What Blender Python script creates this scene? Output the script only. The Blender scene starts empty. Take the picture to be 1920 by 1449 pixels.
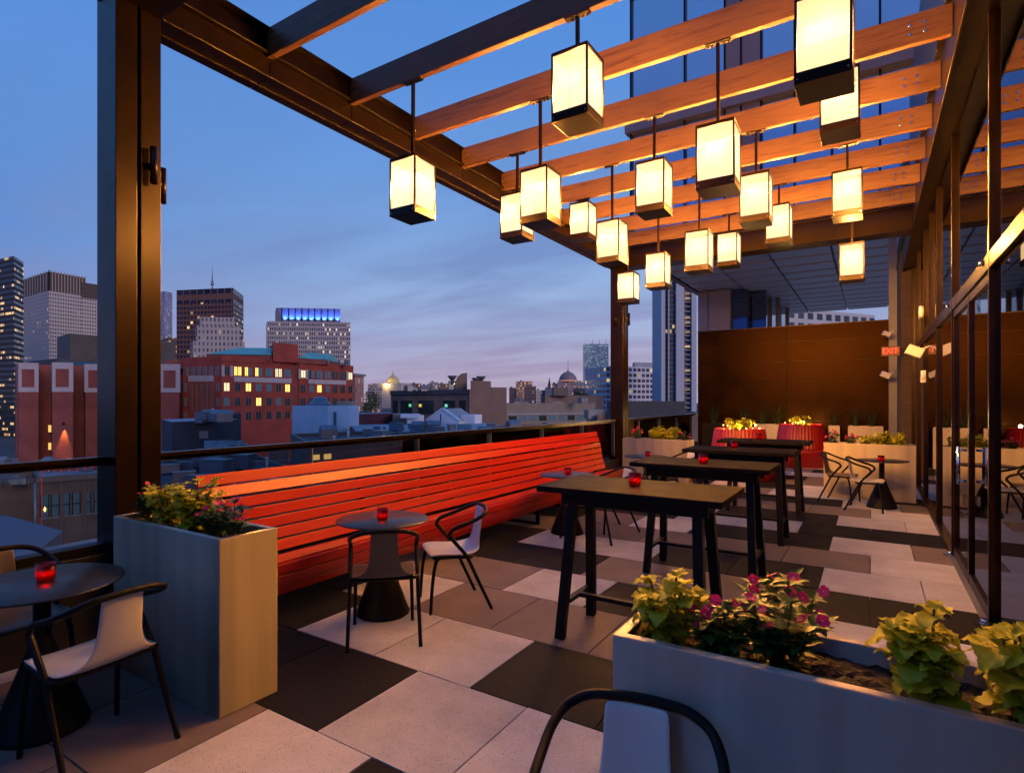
import bpy, bmesh, math, random
from math import sin, cos, pi, radians, sqrt
from mathutils import Vector, Matrix, noise

sc = bpy.context.scene
C = sc.collection
RND = random.Random(7)

# ------------------------------------------------------------------ camera
FPX, CX, V0, H = 1079.64, 933.33, 751.5, 1.65       # focal length and principal point of the photograph, eye height
YAW = radians(33.003)
cd = bpy.data.cameras.new('camera')
cam = bpy.data.objects.new('camera', cd); C.objects.link(cam)
cam.location = (0, 0, H); cam.rotation_euler = (pi/2, 0, YAW)
cd.sensor_width = 36; cd.lens = FPX/1920*36
cd.shift_x = (960-CX)/1920; cd.shift_y = (V0-724.5)/1920
cd.clip_start = 0.05; cd.clip_end = 9000
sc.camera = cam
FW = Vector((-sin(YAW), cos(YAW), 0)); RT = Vector((cos(YAW), sin(YAW), 0))

# ------------------------------------------------------------------ render / exposure
sc.render.engine = 'CYCLES'
sc.view_settings.view_transform = 'Standard'; sc.view_settings.look = 'None'
sc.view_settings.exposure = 0; sc.view_settings.gamma = 1
sc.cycles.use_denoising = True
sc.cycles.max_bounces = 8; sc.cycles.transparent_max_bounces = 16
sc.cycles.sample_clamp_indirect = 3.0

# ------------------------------------------------------------------ world: dusk sky with streaky clouds
W = bpy.data.worlds.new('World'); sc.world = W; W.use_nodes = True
nt = W.node_tree; N = nt.nodes; Lk = nt.links; N.clear()
def wn(t, **k):
    n = N.new(t)
    for a, b in k.items(): setattr(n, a, b)
    return n
tc = wn('ShaderNodeTexCoord'); sep = wn('ShaderNodeSeparateXYZ'); Lk.new(tc.outputs['Generated'], sep.inputs[0])
ramp = wn('ShaderNodeValToRGB'); Lk.new(sep.outputs['Z'], ramp.inputs[0])
def ramp_set(r, stops):
    while len(r.elements) < len(stops): r.elements.new(0.5)
    for e, (p, c) in zip(r.elements, stops): e.position = p; e.color = (*c, 1)
ramp_set(ramp.color_ramp, [(0.0, (.21, .25, .48)), (.10, (.175, .26, .54)), (.23, (.118, .255, .61)), (.43, (.106, .278, .69)), (.6, (.085, .25, .67)), (1, (.05, .18, .55))])
# pink glow low over the skyline ahead
dot = wn('ShaderNodeVectorMath', operation='DOT_PRODUCT'); Lk.new(tc.outputs['Generated'], dot.inputs[0]); dot.inputs[1].default_value = (-.38, .92, 0)
mr = wn('ShaderNodeMapRange'); Lk.new(dot.outputs['Value'], mr.inputs['Value']); mr.inputs['From Min'].default_value = .60; mr.inputs['From Max'].default_value = 1.0
mz = wn('ShaderNodeMapRange'); Lk.new(sep.outputs['Z'], mz.inputs['Value']); mz.inputs['From Min'].default_value = .5; mz.inputs['From Max'].default_value = .0
mm = wn('ShaderNodeMath', operation='MULTIPLY'); Lk.new(mr.outputs[0], mm.inputs[0]); Lk.new(mz.outputs[0], mm.inputs[1])
mixp = wn('ShaderNodeMix', data_type='RGBA'); Lk.new(mm.outputs[0], mixp.inputs['Factor']); Lk.new(ramp.outputs[0], mixp.inputs['A']); gcol = wn('ShaderNodeValToRGB'); Lk.new(sep.outputs['Z'], gcol.inputs[0]); ramp_set(gcol.color_ramp, [(0, (.50, .40, .52)), (.06, (.47, .41, .56)), (.11, (.43, .48, .68)), (.18, (.42, .56, .79)), (.35, (.31, .51, .79))]); Lk.new(gcol.outputs[0], mixp.inputs['B'])
# clouds: noise on a plane overhead, stretched
dv = wn('ShaderNodeMath', operation='ADD'); Lk.new(sep.outputs['Z'], dv.inputs[0]); dv.inputs[1].default_value = .10
dx = wn('ShaderNodeMath', operation='DIVIDE'); Lk.new(sep.outputs['X'], dx.inputs[0]); Lk.new(dv.outputs[0], dx.inputs[1])
dy = wn('ShaderNodeMath', operation='DIVIDE'); Lk.new(sep.outputs['Y'], dy.inputs[0]); Lk.new(dv.outputs[0], dy.inputs[1])
cb = wn('ShaderNodeCombineXYZ'); Lk.new(dx.outputs[0], cb.inputs[0]); Lk.new(dy.outputs[0], cb.inputs[1])
mp = wn('ShaderNodeMapping'); Lk.new(cb.outputs[0], mp.inputs[0]); mp.inputs['Rotation'].default_value = (0, 0, radians(-38)); mp.inputs['Scale'].default_value = (.55, 1.25, 1)
nz = wn('ShaderNodeTexNoise'); Lk.new(mp.outputs[0], nz.inputs['Vector']); nz.inputs['Scale'].default_value = 1.15; nz.inputs['Detail'].default_value = 7; nz.inputs['Roughness'].default_value = .52; nz.inputs['Distortion'].default_value = .35
cr = wn('ShaderNodeMapRange'); Lk.new(nz.outputs[0], cr.inputs['Value']); cr.inputs['From Min'].default_value = .40; cr.inputs['From Max'].default_value = .64
cz = wn('ShaderNodeMapRange'); Lk.new(sep.outputs['Z'], cz.inputs['Value']); cz.inputs['From Min'].default_value = .62; cz.inputs['From Max'].default_value = .22; cz.inputs['To Min'].default_value = .15; cz.inputs['To Max'].default_value = .85
cm = wn('ShaderNodeMath', operation='MULTIPLY'); Lk.new(cr.outputs[0], cm.inputs[0]); Lk.new(cz.outputs[0], cm.inputs[1])
ccol = wn('ShaderNodeValToRGB'); Lk.new(sep.outputs['Z'], ccol.inputs[0])
ramp_set(ccol.color_ramp, [(0, (.37, .29, .41)), (.06, (.34, .285, .44)), (.12, (.27, .28, .49)), (.2, (.18, .265, .53)), (.4, (.115, .235, .54)), (1, (.07, .17, .48))])
mixc = wn('ShaderNodeMix', data_type='RGBA'); Lk.new(cm.outputs[0], mixc.inputs['Factor']); Lk.new(mixp.outputs['Result'], mixc.inputs['A']); Lk.new(ccol.outputs[0], mixc.inputs['B'])
# the eastern half behind the viewer is already a deeper blue
bdot = wn('ShaderNodeVectorMath', operation='DOT_PRODUCT'); Lk.new(tc.outputs['Generated'], bdot.inputs[0]); bdot.inputs[1].default_value = (.30, -.95, 0)
bmr = wn('ShaderNodeMapRange'); Lk.new(bdot.outputs['Value'], bmr.inputs['Value']); bmr.inputs['From Min'].default_value = -.1; bmr.inputs['From Max'].default_value = .8
mixb = wn('ShaderNodeMix', data_type='RGBA', blend_type='MULTIPLY'); bz_ = wn('ShaderNodeMapRange'); Lk.new(sep.outputs['Z'], bz_.inputs['Value']); bz_.inputs['From Min'].default_value = .55; bz_.inputs['From Max'].default_value = .2; bm_ = wn('ShaderNodeMath', operation='MULTIPLY'); Lk.new(bmr.outputs[0], bm_.inputs[0]); Lk.new(bz_.outputs[0], bm_.inputs[1]); Lk.new(bm_.outputs[0], mixb.inputs['Factor']); Lk.new(mixc.outputs['Result'], mixb.inputs['A']); mixb.inputs['B'].default_value = (.16, .36, .82, 1)
bg = wn('ShaderNodeBackground'); Lk.new(mixb.outputs['Result'], bg.inputs[0]); bg.inputs[1].default_value = 1.05
ow = wn('ShaderNodeOutputWorld'); Lk.new(bg.outputs[0], ow.inputs[0])

# ------------------------------------------------------------------ soft fill light added to brighten the city fronts, from beyond the right-hand building (the terrace lies in its shade)
sl_ = bpy.data.lights.new('fill_sun', 'SUN'); sl_.energy = 1.5; sl_.angle = radians(24); sl_.color = (1, .74, .66)
fill_sun = bpy.data.objects.new('fill_sun', sl_); C.objects.link(fill_sun)
fill_sun.rotation_euler = Vector((.90, -.36, .27)).to_track_quat('Z', 'Y').to_euler()

# ------------------------------------------------------------------ picture-to-place helpers (used for the far skyline)
def ray(u, D):            # ground position seen at column u at forward distance D metres
    return FW*D + RT*(D*(u-CX)/FPX)
def zat(v, D): return H + (V0-v)*D/FPX
def hit(A, B, u):         # where the column u meets the vertical plane through A, B (fraction along AB)
    d = FW + RT*((u-CX)/FPX); e = B-A
    den = d.x*e.y - d.y*e.x
    return (d.y*A.x - d.x*A.y)/den

# ------------------------------------------------------------------ mesh builder
class MB:
    def __init__(s): s.v=[]; s.f=[]; s.m=[]; s.uv={}; s.sm=[]
    def face(s, idx, m=0, uv=None, smooth=False):
        s.f.append(tuple(idx)); s.m.append(m); s.sm.append(smooth)
        if uv: s.uv[len(s.f)-1]=uv
    def quad(s, a,b,c,d, m=0, uv=None):
        n=len(s.v); s.v += [Vector(a),Vector(b),Vector(c),Vector(d)]; s.face((n,n+1,n+2,n+3),m,uv)
    def box(s, x0,x1,y0,y1,z0,z1, m=0, M=None):
        n=len(s.v); P=[Vector(p) for p in ((x0,y0,z0),(x1,y0,z0),(x1,y1,z0),(x0,y1,z0),(x0,y0,z1),(x1,y0,z1),(x1,y1,z1),(x0,y1,z1))]
        if M is not None: P=[M@p for p in P]
        s.v += P
        for q in ((0,3,2,1),(4,5,6,7),(0,1,5,4),(1,2,6,5),(2,3,7,6),(3,0,4,7)): s.face([n+i for i in q],m)
    def cbox(s, c, sx,sy,sz, m=0, M=None): s.box(c[0]-sx/2,c[0]+sx/2,c[1]-sy/2,c[1]+sy/2,c[2]-sz/2,c[2]+sz/2,m,M)
    def beam(s, p, q, w, h, m=0, up=(0,0,1)):   # rectangular bar from p to q
        p=Vector(p); q=Vector(q); d=(q-p); L=d.length; d.normalize(); u=Vector(up); x=d.cross(u)
        if x.length<1e-5: x=d.cross(Vector((0,1,0)))
        x.normalize(); u=x.cross(d)
        M=Matrix((x,d,u)).transposed().to_4x4(); M.translation=p
        s.box(-w/2,w/2,0,L,-h/2,h/2,m,M)
    def cyl(s, p, q, r0, r1=None, n=16, m=0, caps=True):
        r1=r0 if r1 is None else r1
        p=Vector(p); q=Vector(q); d=(q-p).normalized(); a=d.cross(Vector((0,0,1)))
        if a.length<1e-4: a=Vector((1,0,0))
        a.normalize(); b=d.cross(a); k=len(s.v)
        for c,r in ((p,r0),(q,r1)):
            for i in range(n): t=2*pi*i/n; s.v.append(c+a*(r*cos(t))+b*(r*sin(t)))
        for i in range(n): j=(i+1)%n; s.face((k+i,k+j,k+n+j,k+n+i),m,None,True)
        if caps: s.face([k+i for i in range(n)][::-1],m); s.face([k+n+i for i in range(n)],m)
    def tube(s, path, r, n=10, m=0, closed=False):
        P=[Vector(p) for p in path]; k=len(s.v); L=len(P); prev=None
        R = r if isinstance(r,(list,tuple)) else [r]*L
        for i,p in enumerate(P):
            d=(P[min(i+1,L-1)]-P[max(i-1,0)]).normalized()
            if prev is None:
                a=d.cross(Vector((0,0,1)));
                if a.length<1e-3: a=Vector((1,0,0))
            else: a=prev-d*prev.dot(d)
            a.normalize(); prev=a; b=d.cross(a)
            for j in range(n): t=2*pi*j/n; s.v.append(p+(a*cos(t)+b*sin(t))*R[i])
        for i in range(L-1):
            for j in range(n): jj=(j+1)%n; s.face((k+i*n+j,k+i*n+jj,k+(i+1)*n+jj,k+(i+1)*n+j),m,None,True)
        s.face([k+j for j in range(n)][::-1],m); s.face([k+(L-1)*n+j for j in range(n)],m)
    def lathe(s, prof, n=32, m=0, c=(0,0,0), smooth=True, flute=0, nf=0):
        k=len(s.v); c=Vector(c); L=len(prof)
        for (r,z) in prof:
            for j in range(n):
                t=2*pi*j/n; rr=r*(1+flute*abs(sin(nf*t/2))) if flute else r
                s.v.append(c+Vector((rr*cos(t),rr*sin(t),z)))
        for i in range(L-1):
            for j in range(n): jj=(j+1)%n; s.face((k+i*n+j,k+i*n+jj,k+(i+1)*n+jj,k+(i+1)*n+j),m,None,smooth)
    def grid(s, rows, m=0, smooth=True):     # rows of points
        k=len(s.v); w=len(rows[0])
        for r in rows: s.v += [Vector(p) for p in r]
        for i in range(len(rows)-1):
            for j in range(w-1): s.face((k+i*w+j,k+i*w+j+1,k+(i+1)*w+j+1,k+(i+1)*w+j),m,None,smooth)
    def prism(s, pts, z0, z1, m=0, mtop=None, u0=0.0, flip=False):   # vertical walls with UV in metres + flat roof
        n=len(pts); u=u0
        area=sum(pts[i].x*pts[(i+1)%n].y-pts[(i+1)%n].x*pts[i].y for i in range(n))
        if area<0: pts=pts[::-1]
        for i in range(n):
            a=pts[i]; b=pts[(i+1)%n]; L=(b-a).length
            s.quad((a.x,a.y,z0),(b.x,b.y,z0),(b.x,b.y,z1),(a.x,a.y,z1),m,[(0,z0),(L,z0),(L,z1),(0,z1)])
        k=len(s.v); s.v += [Vector((p.x,p.y,z1)) for p in pts]; s.face(range(k,k+n), m if mtop is None else mtop)
    def build(s, name, mats, parent=None, bevel=0, smooth=False):
        me=bpy.data.meshes.new(name); me.from_pydata([tuple(v) for v in s.v],[],s.f)
        if not isinstance(mats,(list,tuple)): mats=[mats]
        for x in mats: me.materials.append(x)
        me.polygons.foreach_set('material_index', s.m)
        me.polygons.foreach_set('use_smooth', [bool(a or smooth) for a in s.sm])
        if s.uv:
            uvl=me.uv_layers.new(name='UVMap')
            for fi,uv in s.uv.items():
                for li,t in zip(me.polygons[fi].loop_indices,uv): uvl.data[li].uv=t
        me.update()
        o=bpy.data.objects.new(name,me); C.objects.link(o)
        if parent is not None: o.parent=parent
        if bevel:
            b=o.modifiers.new('bevel','BEVEL'); b.width=bevel; b.segments=2; b.limit_method='ANGLE'; b.angle_limit=radians(40); b.harden_normals=False
        return o

def tag(o, label=None, cat=None, group=None, kind=None):
    if label: o['label']=label
    if cat: o['category']=cat
    if group: o['group']=group
    if kind: o['kind']=kind
    return o
def empty(name, loc=(0,0,0), rz=0, label=None, cat=None, group=None):
    o=bpy.data.objects.new(name,None); C.objects.link(o); o.location=loc; o.rotation_euler=(0,0,rz); o.empty_display_size=.1
    return tag(o,label,cat,group)
def copy_tree(o, parent=None):
    c=o.copy(); C.objects.link(c)
    if parent is not None: c.parent=parent
    for ch in list(o.children): copy_tree(ch,c)
    return c

# ------------------------------------------------------------------ materials
def newmat(name):
    m=bpy.data.materials.new(name); m.use_nodes=True; nt=m.node_tree
    b=nt.nodes.get('Principled BSDF'); return m,nt,b
def node(nt,t,**k):
    n=nt.nodes.new(t)
    for a,v in k.items(): setattr(n,a,v)
    return n
def mat(name, col, rough=.5, metal=0, var=.0, vs=6, bump=0, bs=60, coat=0, spec=.5, stretch=None, emit=None, es=0):
    m,nt,b=newmat(name); b.inputs['Base Color'].default_value=(*col,1); b.inputs['Roughness'].default_value=rough; b.inputs['Metallic'].default_value=metal
    b.inputs['Specular IOR Level'].default_value=spec; b.inputs['Coat Weight'].default_value=coat; b.inputs['Coat Roughness'].default_value=.26
    if emit: b.inputs['Emission Color'].default_value=(*emit,1); b.inputs['Emission Strength'].default_value=es
    if var or bump:
        t=node(nt,'ShaderNodeTexCoord'); mpn=node(nt,'ShaderNodeMapping'); nt.links.new(t.outputs['Object'],mpn.inputs[0])
        if stretch: mpn.inputs['Scale'].default_value=stretch
    if var:
        n=node(nt,'ShaderNodeTexNoise'); n.inputs['Scale'].default_value=vs; n.inputs['Detail'].default_value=6; nt.links.new(mpn.outputs[0],n.inputs['Vector'])
        r=node(nt,'ShaderNodeMapRange'); nt.links.new(n.outputs[0],r.inputs['Value']); r.inputs['From Min'].default_value=.3; r.inputs['From Max'].default_value=.7; r.inputs['To Min'].default_value=1-var; r.inputs['To Max'].default_value=1+var
        mx=node(nt,'ShaderNodeMix',data_type='RGBA',blend_type='MULTIPLY'); mx.inputs['Factor'].default_value=1; mx.inputs['A'].default_value=(*col,1); nt.links.new(r.outputs[0],mx.inputs['B']); nt.links.new(mx.outputs['Result'],b.inputs['Base Color'])
        r2=node(nt,'ShaderNodeMapRange'); nt.links.new(n.outputs[0],r2.inputs['Value']); r2.inputs['To Min'].default_value=max(.02,rough-.12); r2.inputs['To Max'].default_value=min(1,rough+.12); nt.links.new(r2.outputs[0],b.inputs['Roughness'])
    if bump:
        n2=node(nt,'ShaderNodeTexNoise'); n2.inputs['Scale'].default_value=bs; n2.inputs['Detail'].default_value=3; nt.links.new(mpn.outputs[0],n2.inputs['Vector'])
        bp=node(nt,'ShaderNodeBump'); bp.inputs['Strength'].default_value=bump; bp.inputs['Distance'].default_value=.01; nt.links.new(n2.outputs[0],bp.inputs['Height']); nt.links.new(bp.outputs[0],b.inputs['Normal'])
    return m

def tile_mat(name, base, fleck, dens, rough):
    m,nt,b=newmat(name); t=node(nt,'ShaderNodeTexCoord')
    v=node(nt,'ShaderNodeTexVoronoi'); v.inputs['Scale'].default_value=95; nt.links.new(t.outputs['Object'],v.inputs['Vector'])
    r=node(nt,'ShaderNodeMapRange'); nt.links.new(v.outputs['Distance'],r.inputs['Value']); r.inputs['From Min'].default_value=.16; r.inputs['From Max'].default_value=.3; r.inputs['To Min'].default_value=1; r.inputs['To Max'].default_value=0
    sp=node(nt,'ShaderNodeSeparateColor'); nt.links.new(v.outputs['Color'],sp.inputs[0])
    g=node(nt,'ShaderNodeMath',operation='LESS_THAN'); nt.links.new(sp.outputs[0],g.inputs[0]); g.inputs[1].default_value=dens
    k=node(nt,'ShaderNodeMath',operation='MULTIPLY'); nt.links.new(r.outputs[0],k.inputs[0]); nt.links.new(g.outputs[0],k.inputs[1])
    n=node(nt,'ShaderNodeTexNoise'); n.inputs['Scale'].default_value=2.3; n.inputs['Detail'].default_value=8; n.inputs['Roughness'].default_value=.65; nt.links.new(t.outputs['Object'],n.inputs['Vector'])
    r2=node(nt,'ShaderNodeMapRange'); nt.links.new(n.outputs[0],r2.inputs['Value']); r2.inputs['From Min'].default_value=.3; r2.inputs['From Max'].default_value=.7; r2.inputs['To Min'].default_value=.74; r2.inputs['To Max'].default_value=1.14
    at=node(nt,'ShaderNodeAttribute'); at.attribute_name='tone'
    mu=node(nt,'ShaderNodeMath',operation='MULTIPLY'); nt.links.new(r2.outputs[0],mu.inputs[0]); nt.links.new(at.outputs['Fac'],mu.inputs[1])
    mx=node(nt,'ShaderNodeMix',data_type='RGBA'); nt.links.new(k.outputs[0],mx.inputs['Factor']); mx.inputs['A'].default_value=(*base,1); mx.inputs['B'].default_value=(*fleck,1)
    mx2=node(nt,'ShaderNodeMix',data_type='RGBA',blend_type='MULTIPLY'); mx2.inputs['Factor'].default_value=1; nt.links.new(mx.outputs['Result'],mx2.inputs['A']); nt.links.new(mu.outputs[0],mx2.inputs['B'])
    nt.links.new(mx2.outputs['Result'],b.inputs['Base Color'])
    r3=node(nt,'ShaderNodeMapRange'); nt.links.new(n.outputs[0],r3.inputs['Value']); r3.inputs['To Min'].default_value=rough-.15; r3.inputs['To Max'].default_value=rough+.15; nt.links.new(r3.outputs[0],b.inputs['Roughness'])
    n3=node(nt,'ShaderNodeTexNoise'); n3.inputs['Scale'].default_value=160; nt.links.new(t.outputs['Object'],n3.inputs['Vector'])
    bp=node(nt,'ShaderNodeBump'); bp.inputs['Strength'].default_value=.12; bp.inputs['Distance'].default_value=.003; nt.links.new(n3.outputs[0],bp.inputs['Height']); nt.links.new(bp.outputs[0],b.inputs['Normal'])
    b.inputs['Specular IOR Level'].default_value=.12
    return m

def wood_mat():
    m,nt,b=newmat('oiled_timber'); t=node(nt,'ShaderNodeTexCoord'); oi=node(nt,'ShaderNodeObjectInfo')
    ad=node(nt,'ShaderNodeVectorMath',operation='ADD'); nt.links.new(t.outputs['Object'],ad.inputs[0])
    sc_=node(nt,'ShaderNodeVectorMath',operation='SCALE'); sc_.inputs[0].default_value=(13,7,5); nt.links.new(oi.outputs['Random'],sc_.inputs['Scale']); nt.links.new(sc_.outputs[0],ad.inputs[1])
    mpn=node(nt,'ShaderNodeMapping'); mpn.inputs['Scale'].default_value=(.9,14,14); nt.links.new(ad.outputs[0],mpn.inputs[0])
    n=node(nt,'ShaderNodeTexNoise'); n.inputs['Scale'].default_value=2.2; n.inputs['Detail'].default_value=9; n.inputs['Roughness'].default_value=.62; n.inputs['Distortion'].default_value=.9; nt.links.new(mpn.outputs[0],n.inputs['Vector'])
    mp2=node(nt,'ShaderNodeMapping'); mp2.inputs['Scale'].default_value=(4,110,110); nt.links.new(ad.outputs[0],mp2.inputs[0])
    n2=node(nt,'ShaderNodeTexNoise'); n2.inputs['Scale'].default_value=1.4; n2.inputs['Detail'].default_value=4; nt.links.new(mp2.outputs[0],n2.inputs['Vector'])
    ma=node(nt,'ShaderNodeMath',operation='MULTIPLY_ADD'); nt.links.new(n2.outputs[0],ma.inputs[0]); ma.inputs[1].default_value=.3; nt.links.new(n.outputs[0],ma.inputs[2])
    r=node(nt,'ShaderNodeValToRGB'); nt.links.new(ma.outputs[0],r.inputs[0]); ramp_set(r.color_ramp,[(.38,(.045,.017,.008)),(.54,(.085,.036,.014)),(.68,(.125,.06,.023)),(.82,(.105,.046,.017))])
    hv=node(nt,'ShaderNodeHueSaturation'); mrr=node(nt,'ShaderNodeMapRange'); nt.links.new(oi.outputs['Random'],mrr.inputs['Value']); mrr.inputs['To Min'].default_value=.8; mrr.inputs['To Max'].default_value=1.2
    nt.links.new(mrr.outputs[0],hv.inputs['Value']); nt.links.new(r.outputs[0],hv.inputs['Color']); nt.links.new(hv.outputs[0],b.inputs['Base Color'])
    b.inputs['Roughness'].default_value=.42; b.inputs['Specular IOR Level'].default_value=.4
    bp=node(nt,'ShaderNodeBump'); bp.inputs['Strength'].default_value=.15; bp.inputs['Distance'].default_value=.004; nt.links.new(n2.outputs[0],bp.inputs['Height']); nt.links.new(bp.outputs[0],b.inputs['Normal'])
    return m

AROT=0.25
def steel_mat(name, col, rough, sx=(90,90,3)):
    m,nt,b=newmat(name); t=node(nt,'ShaderNodeTexCoord'); mpn=node(nt,'ShaderNodeMapping'); mpn.inputs['Scale'].default_value=sx; nt.links.new(t.outputs['Object'],mpn.inputs[0])
    n=node(nt,'ShaderNodeTexNoise'); n.inputs['Scale'].default_value=3; n.inputs['Detail'].default_value=4; nt.links.new(mpn.outputs[0],n.inputs['Vector'])
    n2=node(nt,'ShaderNodeTexNoise'); n2.inputs['Scale'].default_value=2.5; n2.inputs['Detail'].default_value=6; nt.links.new(t.outputs['Object'],n2.inputs['Vector'])
    r=node(nt,'ShaderNodeMapRange'); nt.links.new(n2.outputs[0],r.inputs['Value']); r.inputs['From Min'].default_value=.3; r.inputs['From Max'].default_value=.7; r.inputs['To Min'].default_value=rough-.07; r.inputs['To Max'].default_value=rough+.1
    nt.links.new(r.outputs[0],b.inputs['Roughness'])
    mp3=node(nt,'ShaderNodeMapping'); mp3.inputs['Scale'].default_value=(2.6,2.6,.12); nt.links.new(t.outputs['Object'],mp3.inputs[0]); nt.links.new(mp3.outputs[0],n2.inputs['Vector'])
    mx=node(nt,'ShaderNodeMix',data_type='RGBA'); nt.links.new(n2.outputs[0],mx.inputs['Factor']); mx.inputs['A'].default_value=(col[0]*.35,col[1]*.35,col[2]*.35,1); mx.inputs['B'].default_value=(*[min(1,c*1.3) for c in col],1); nt.links.new(mx.outputs['Result'],b.inputs['Base Color'])  # wide vertical bands: brushing variation plus blurred reflections put into the colour
    b.inputs['Metallic'].default_value=.9; b.inputs['Anisotropic'].default_value=.92; tg=node(nt,'ShaderNodeTangent',direction_type='RADIAL',axis='Z'); nt.links.new(tg.outputs[0],b.inputs['Tangent']); b.inputs['Anisotropic Rotation'].default_value=AROT
    bp=node(nt,'ShaderNodeBump'); bp.inputs['Strength'].default_value=.06; bp.inputs['Distance'].default_value=.002; nt.links.new(n.outputs[0],bp.inputs['Height']); nt.links.new(bp.outputs[0],b.inputs['Normal'])
    return m

def facade_mat(name, wall, glass, cw, ch, fw, fh, lit=.1, litcol=(1,.72,.35), ls=1.2, grough=.12, wrough=.75, cluster=.0, band=False, gmetal=0.0, ox=0, oz=0, vary=.25):
    """window grid in wall metres: cell cw x ch, glazed share fw x fh, some rooms lit"""
    m,nt,b=newmat(name); L=nt.links; uv=node(nt,'ShaderNodeUVMap'); sp=node(nt,'ShaderNodeSeparateXYZ'); L.new(uv.outputs[0],sp.inputs[0])
    def M(op,a,bv=None,c=None):
        n=node(nt,'ShaderNodeMath',operation=op)
        for i,x in enumerate((a,bv,c)):
            if x is None: continue
            if isinstance(x,(int,float)): n.inputs[i].default_value=x
            else: L.new(x,n.inputs[i])
        return n.outputs[0]
    U=M('DIVIDE',M('ADD',sp.outputs['X'],ox),cw); Vv=M('DIVIDE',M('ADD',sp.outputs['Y'],500+oz),ch)
    fu=M('FRACT',U); fv=M('FRACT',Vv); iu=M('FLOOR',U); iv=M('FLOOR',Vv)
    mu=M('LESS_THAN',M('ABSOLUTE',M('SUBTRACT',fu,.5)),fw/2); mv=M('LESS_THAN',M('ABSOLUTE',M('SUBTRACT',fv,.5)),fh/2)
    mask=M('MULTIPLY',mu,mv)
    cx=node(nt,'ShaderNodeCombineXYZ'); L.new(iu,cx.inputs[0]); L.new(iv,cx.inputs[1])
    wn_=node(nt,'ShaderNodeTexWhiteNoise',noise_dimensions='2D'); L.new(cx.outputs[0],wn_.inputs['Vector'])
    val=wn_.outputs['Value']
    if cluster:
        cn=node(nt,'ShaderNodeTexNoise'); mpn=node(nt,'ShaderNodeMapping'); mpn.inputs['Scale'].default_value=(.12,.9,1); L.new(cx.outputs[0],mpn.inputs[0]); L.new(mpn.outputs[0],cn.inputs['Vector']); cn.inputs['Scale'].default_value=1
        val=M('ADD',M('MULTIPLY',val,1-cluster),M('MULTIPLY',M('SUBTRACT',1.25,M('MULTIPLY',cn.outputs[0],1.5)),cluster))
    on=M('LESS_THAN',val,lit)
    sc2=node(nt,'ShaderNodeSeparateColor'); L.new(wn_.outputs['Color'],sc2.inputs[0])
    br=M('MULTIPLY_ADD',M('POWER',sc2.outputs[1],2.0),.9,.25)
    nzz=node(nt,'ShaderNodeTexNoise'); nzz.inputs['Scale'].default_value=.09; nzz.inputs['Detail'].default_value=5; L.new(uv.outputs[0],nzz.inputs['Vector'])
    wv=M('MULTIPLY_ADD',nzz.outputs[0],vary*2,1-vary)
    gv=M('MULTIPLY_ADD',sc2.outputs[2],.9,.55)
    wc=node(nt,'ShaderNodeMix',data_type='RGBA',blend_type='MULTIPLY'); wc.inputs['Factor'].default_value=1; wc.inputs['A'].default_value=(*wall,1); L.new(wv,wc.inputs['B'])
    gc=node(nt,'ShaderNodeMix',data_type='RGBA',blend_type='MULTIPLY'); gc.inputs['Factor'].default_value=1; gc.inputs['A'].default_value=(*glass,1); L.new(gv,gc.inputs['B'])
    mx=node(nt,'ShaderNodeMix',data_type='RGBA'); L.new(mask,mx.inputs['Factor']); L.new(wc.outputs['Result'],mx.inputs['A']); L.new(gc.outputs['Result'],mx.inputs['B']); L.new(mx.outputs['Result'],b.inputs['Base Color'])
    L.new(M('MULTIPLY_ADD',mask,grough-wrough,wrough),b.inputs['Roughness'])
    if gmetal: L.new(M('MULTIPLY',mask,gmetal),b.inputs['Metallic'])
    b.inputs['Emission Color'].default_value=(*litcol,1)
    L.new(M('MULTIPLY',M('MULTIPLY',M('MULTIPLY',mask,on),br),ls),b.inputs['Emission Strength'])
    return m

def brick_mat(name, c1, c2, mortar, scale=1.0, uvs=True, rough=.85):
    m,nt,b=newmat(name); L=nt.links
    t=node(nt,'ShaderNodeUVMap') if uvs else None
    br=node(nt,'ShaderNodeTexBrick'); L.new(t.outputs[0],br.inputs['Vector'])
    br.inputs['Color1'].default_value=(*c1,1); br.inputs['Color2'].default_value=(*c2,1); br.inputs['Mortar'].default_value=(*mortar,1)
    br.inputs['Scale'].default_value=scale; br.inputs['Brick Width'].default_value=.22; br.inputs['Row Height'].default_value=.075; br.inputs['Mortar Size'].default_value=.008
    n=node(nt,'ShaderNodeTexNoise'); n.inputs['Scale'].default_value=.25; n.inputs['Detail'].default_value=7; L.new(t.outputs[0],n.inputs['Vector'])
    r=node(nt,'ShaderNodeMapRange'); L.new(n.outputs[0],r.inputs['Value']); r.inputs['From Min'].default_value=.3; r.inputs['From Max'].default_value=.7; r.inputs['To Min'].default_value=.75; r.inputs['To Max'].default_value=1.2
    mx=node(nt,'ShaderNodeMix',data_type='RGBA',blend_type='MULTIPLY'); mx.inputs['Factor'].default_value=1; L.new(br.outputs['Color'],mx.inputs['A']); L.new(r.outputs[0],mx.inputs['B']); L.new(mx.outputs['Result'],b.inputs['Base Color'])
    b.inputs['Roughness'].default_value=rough
    return m

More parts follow.
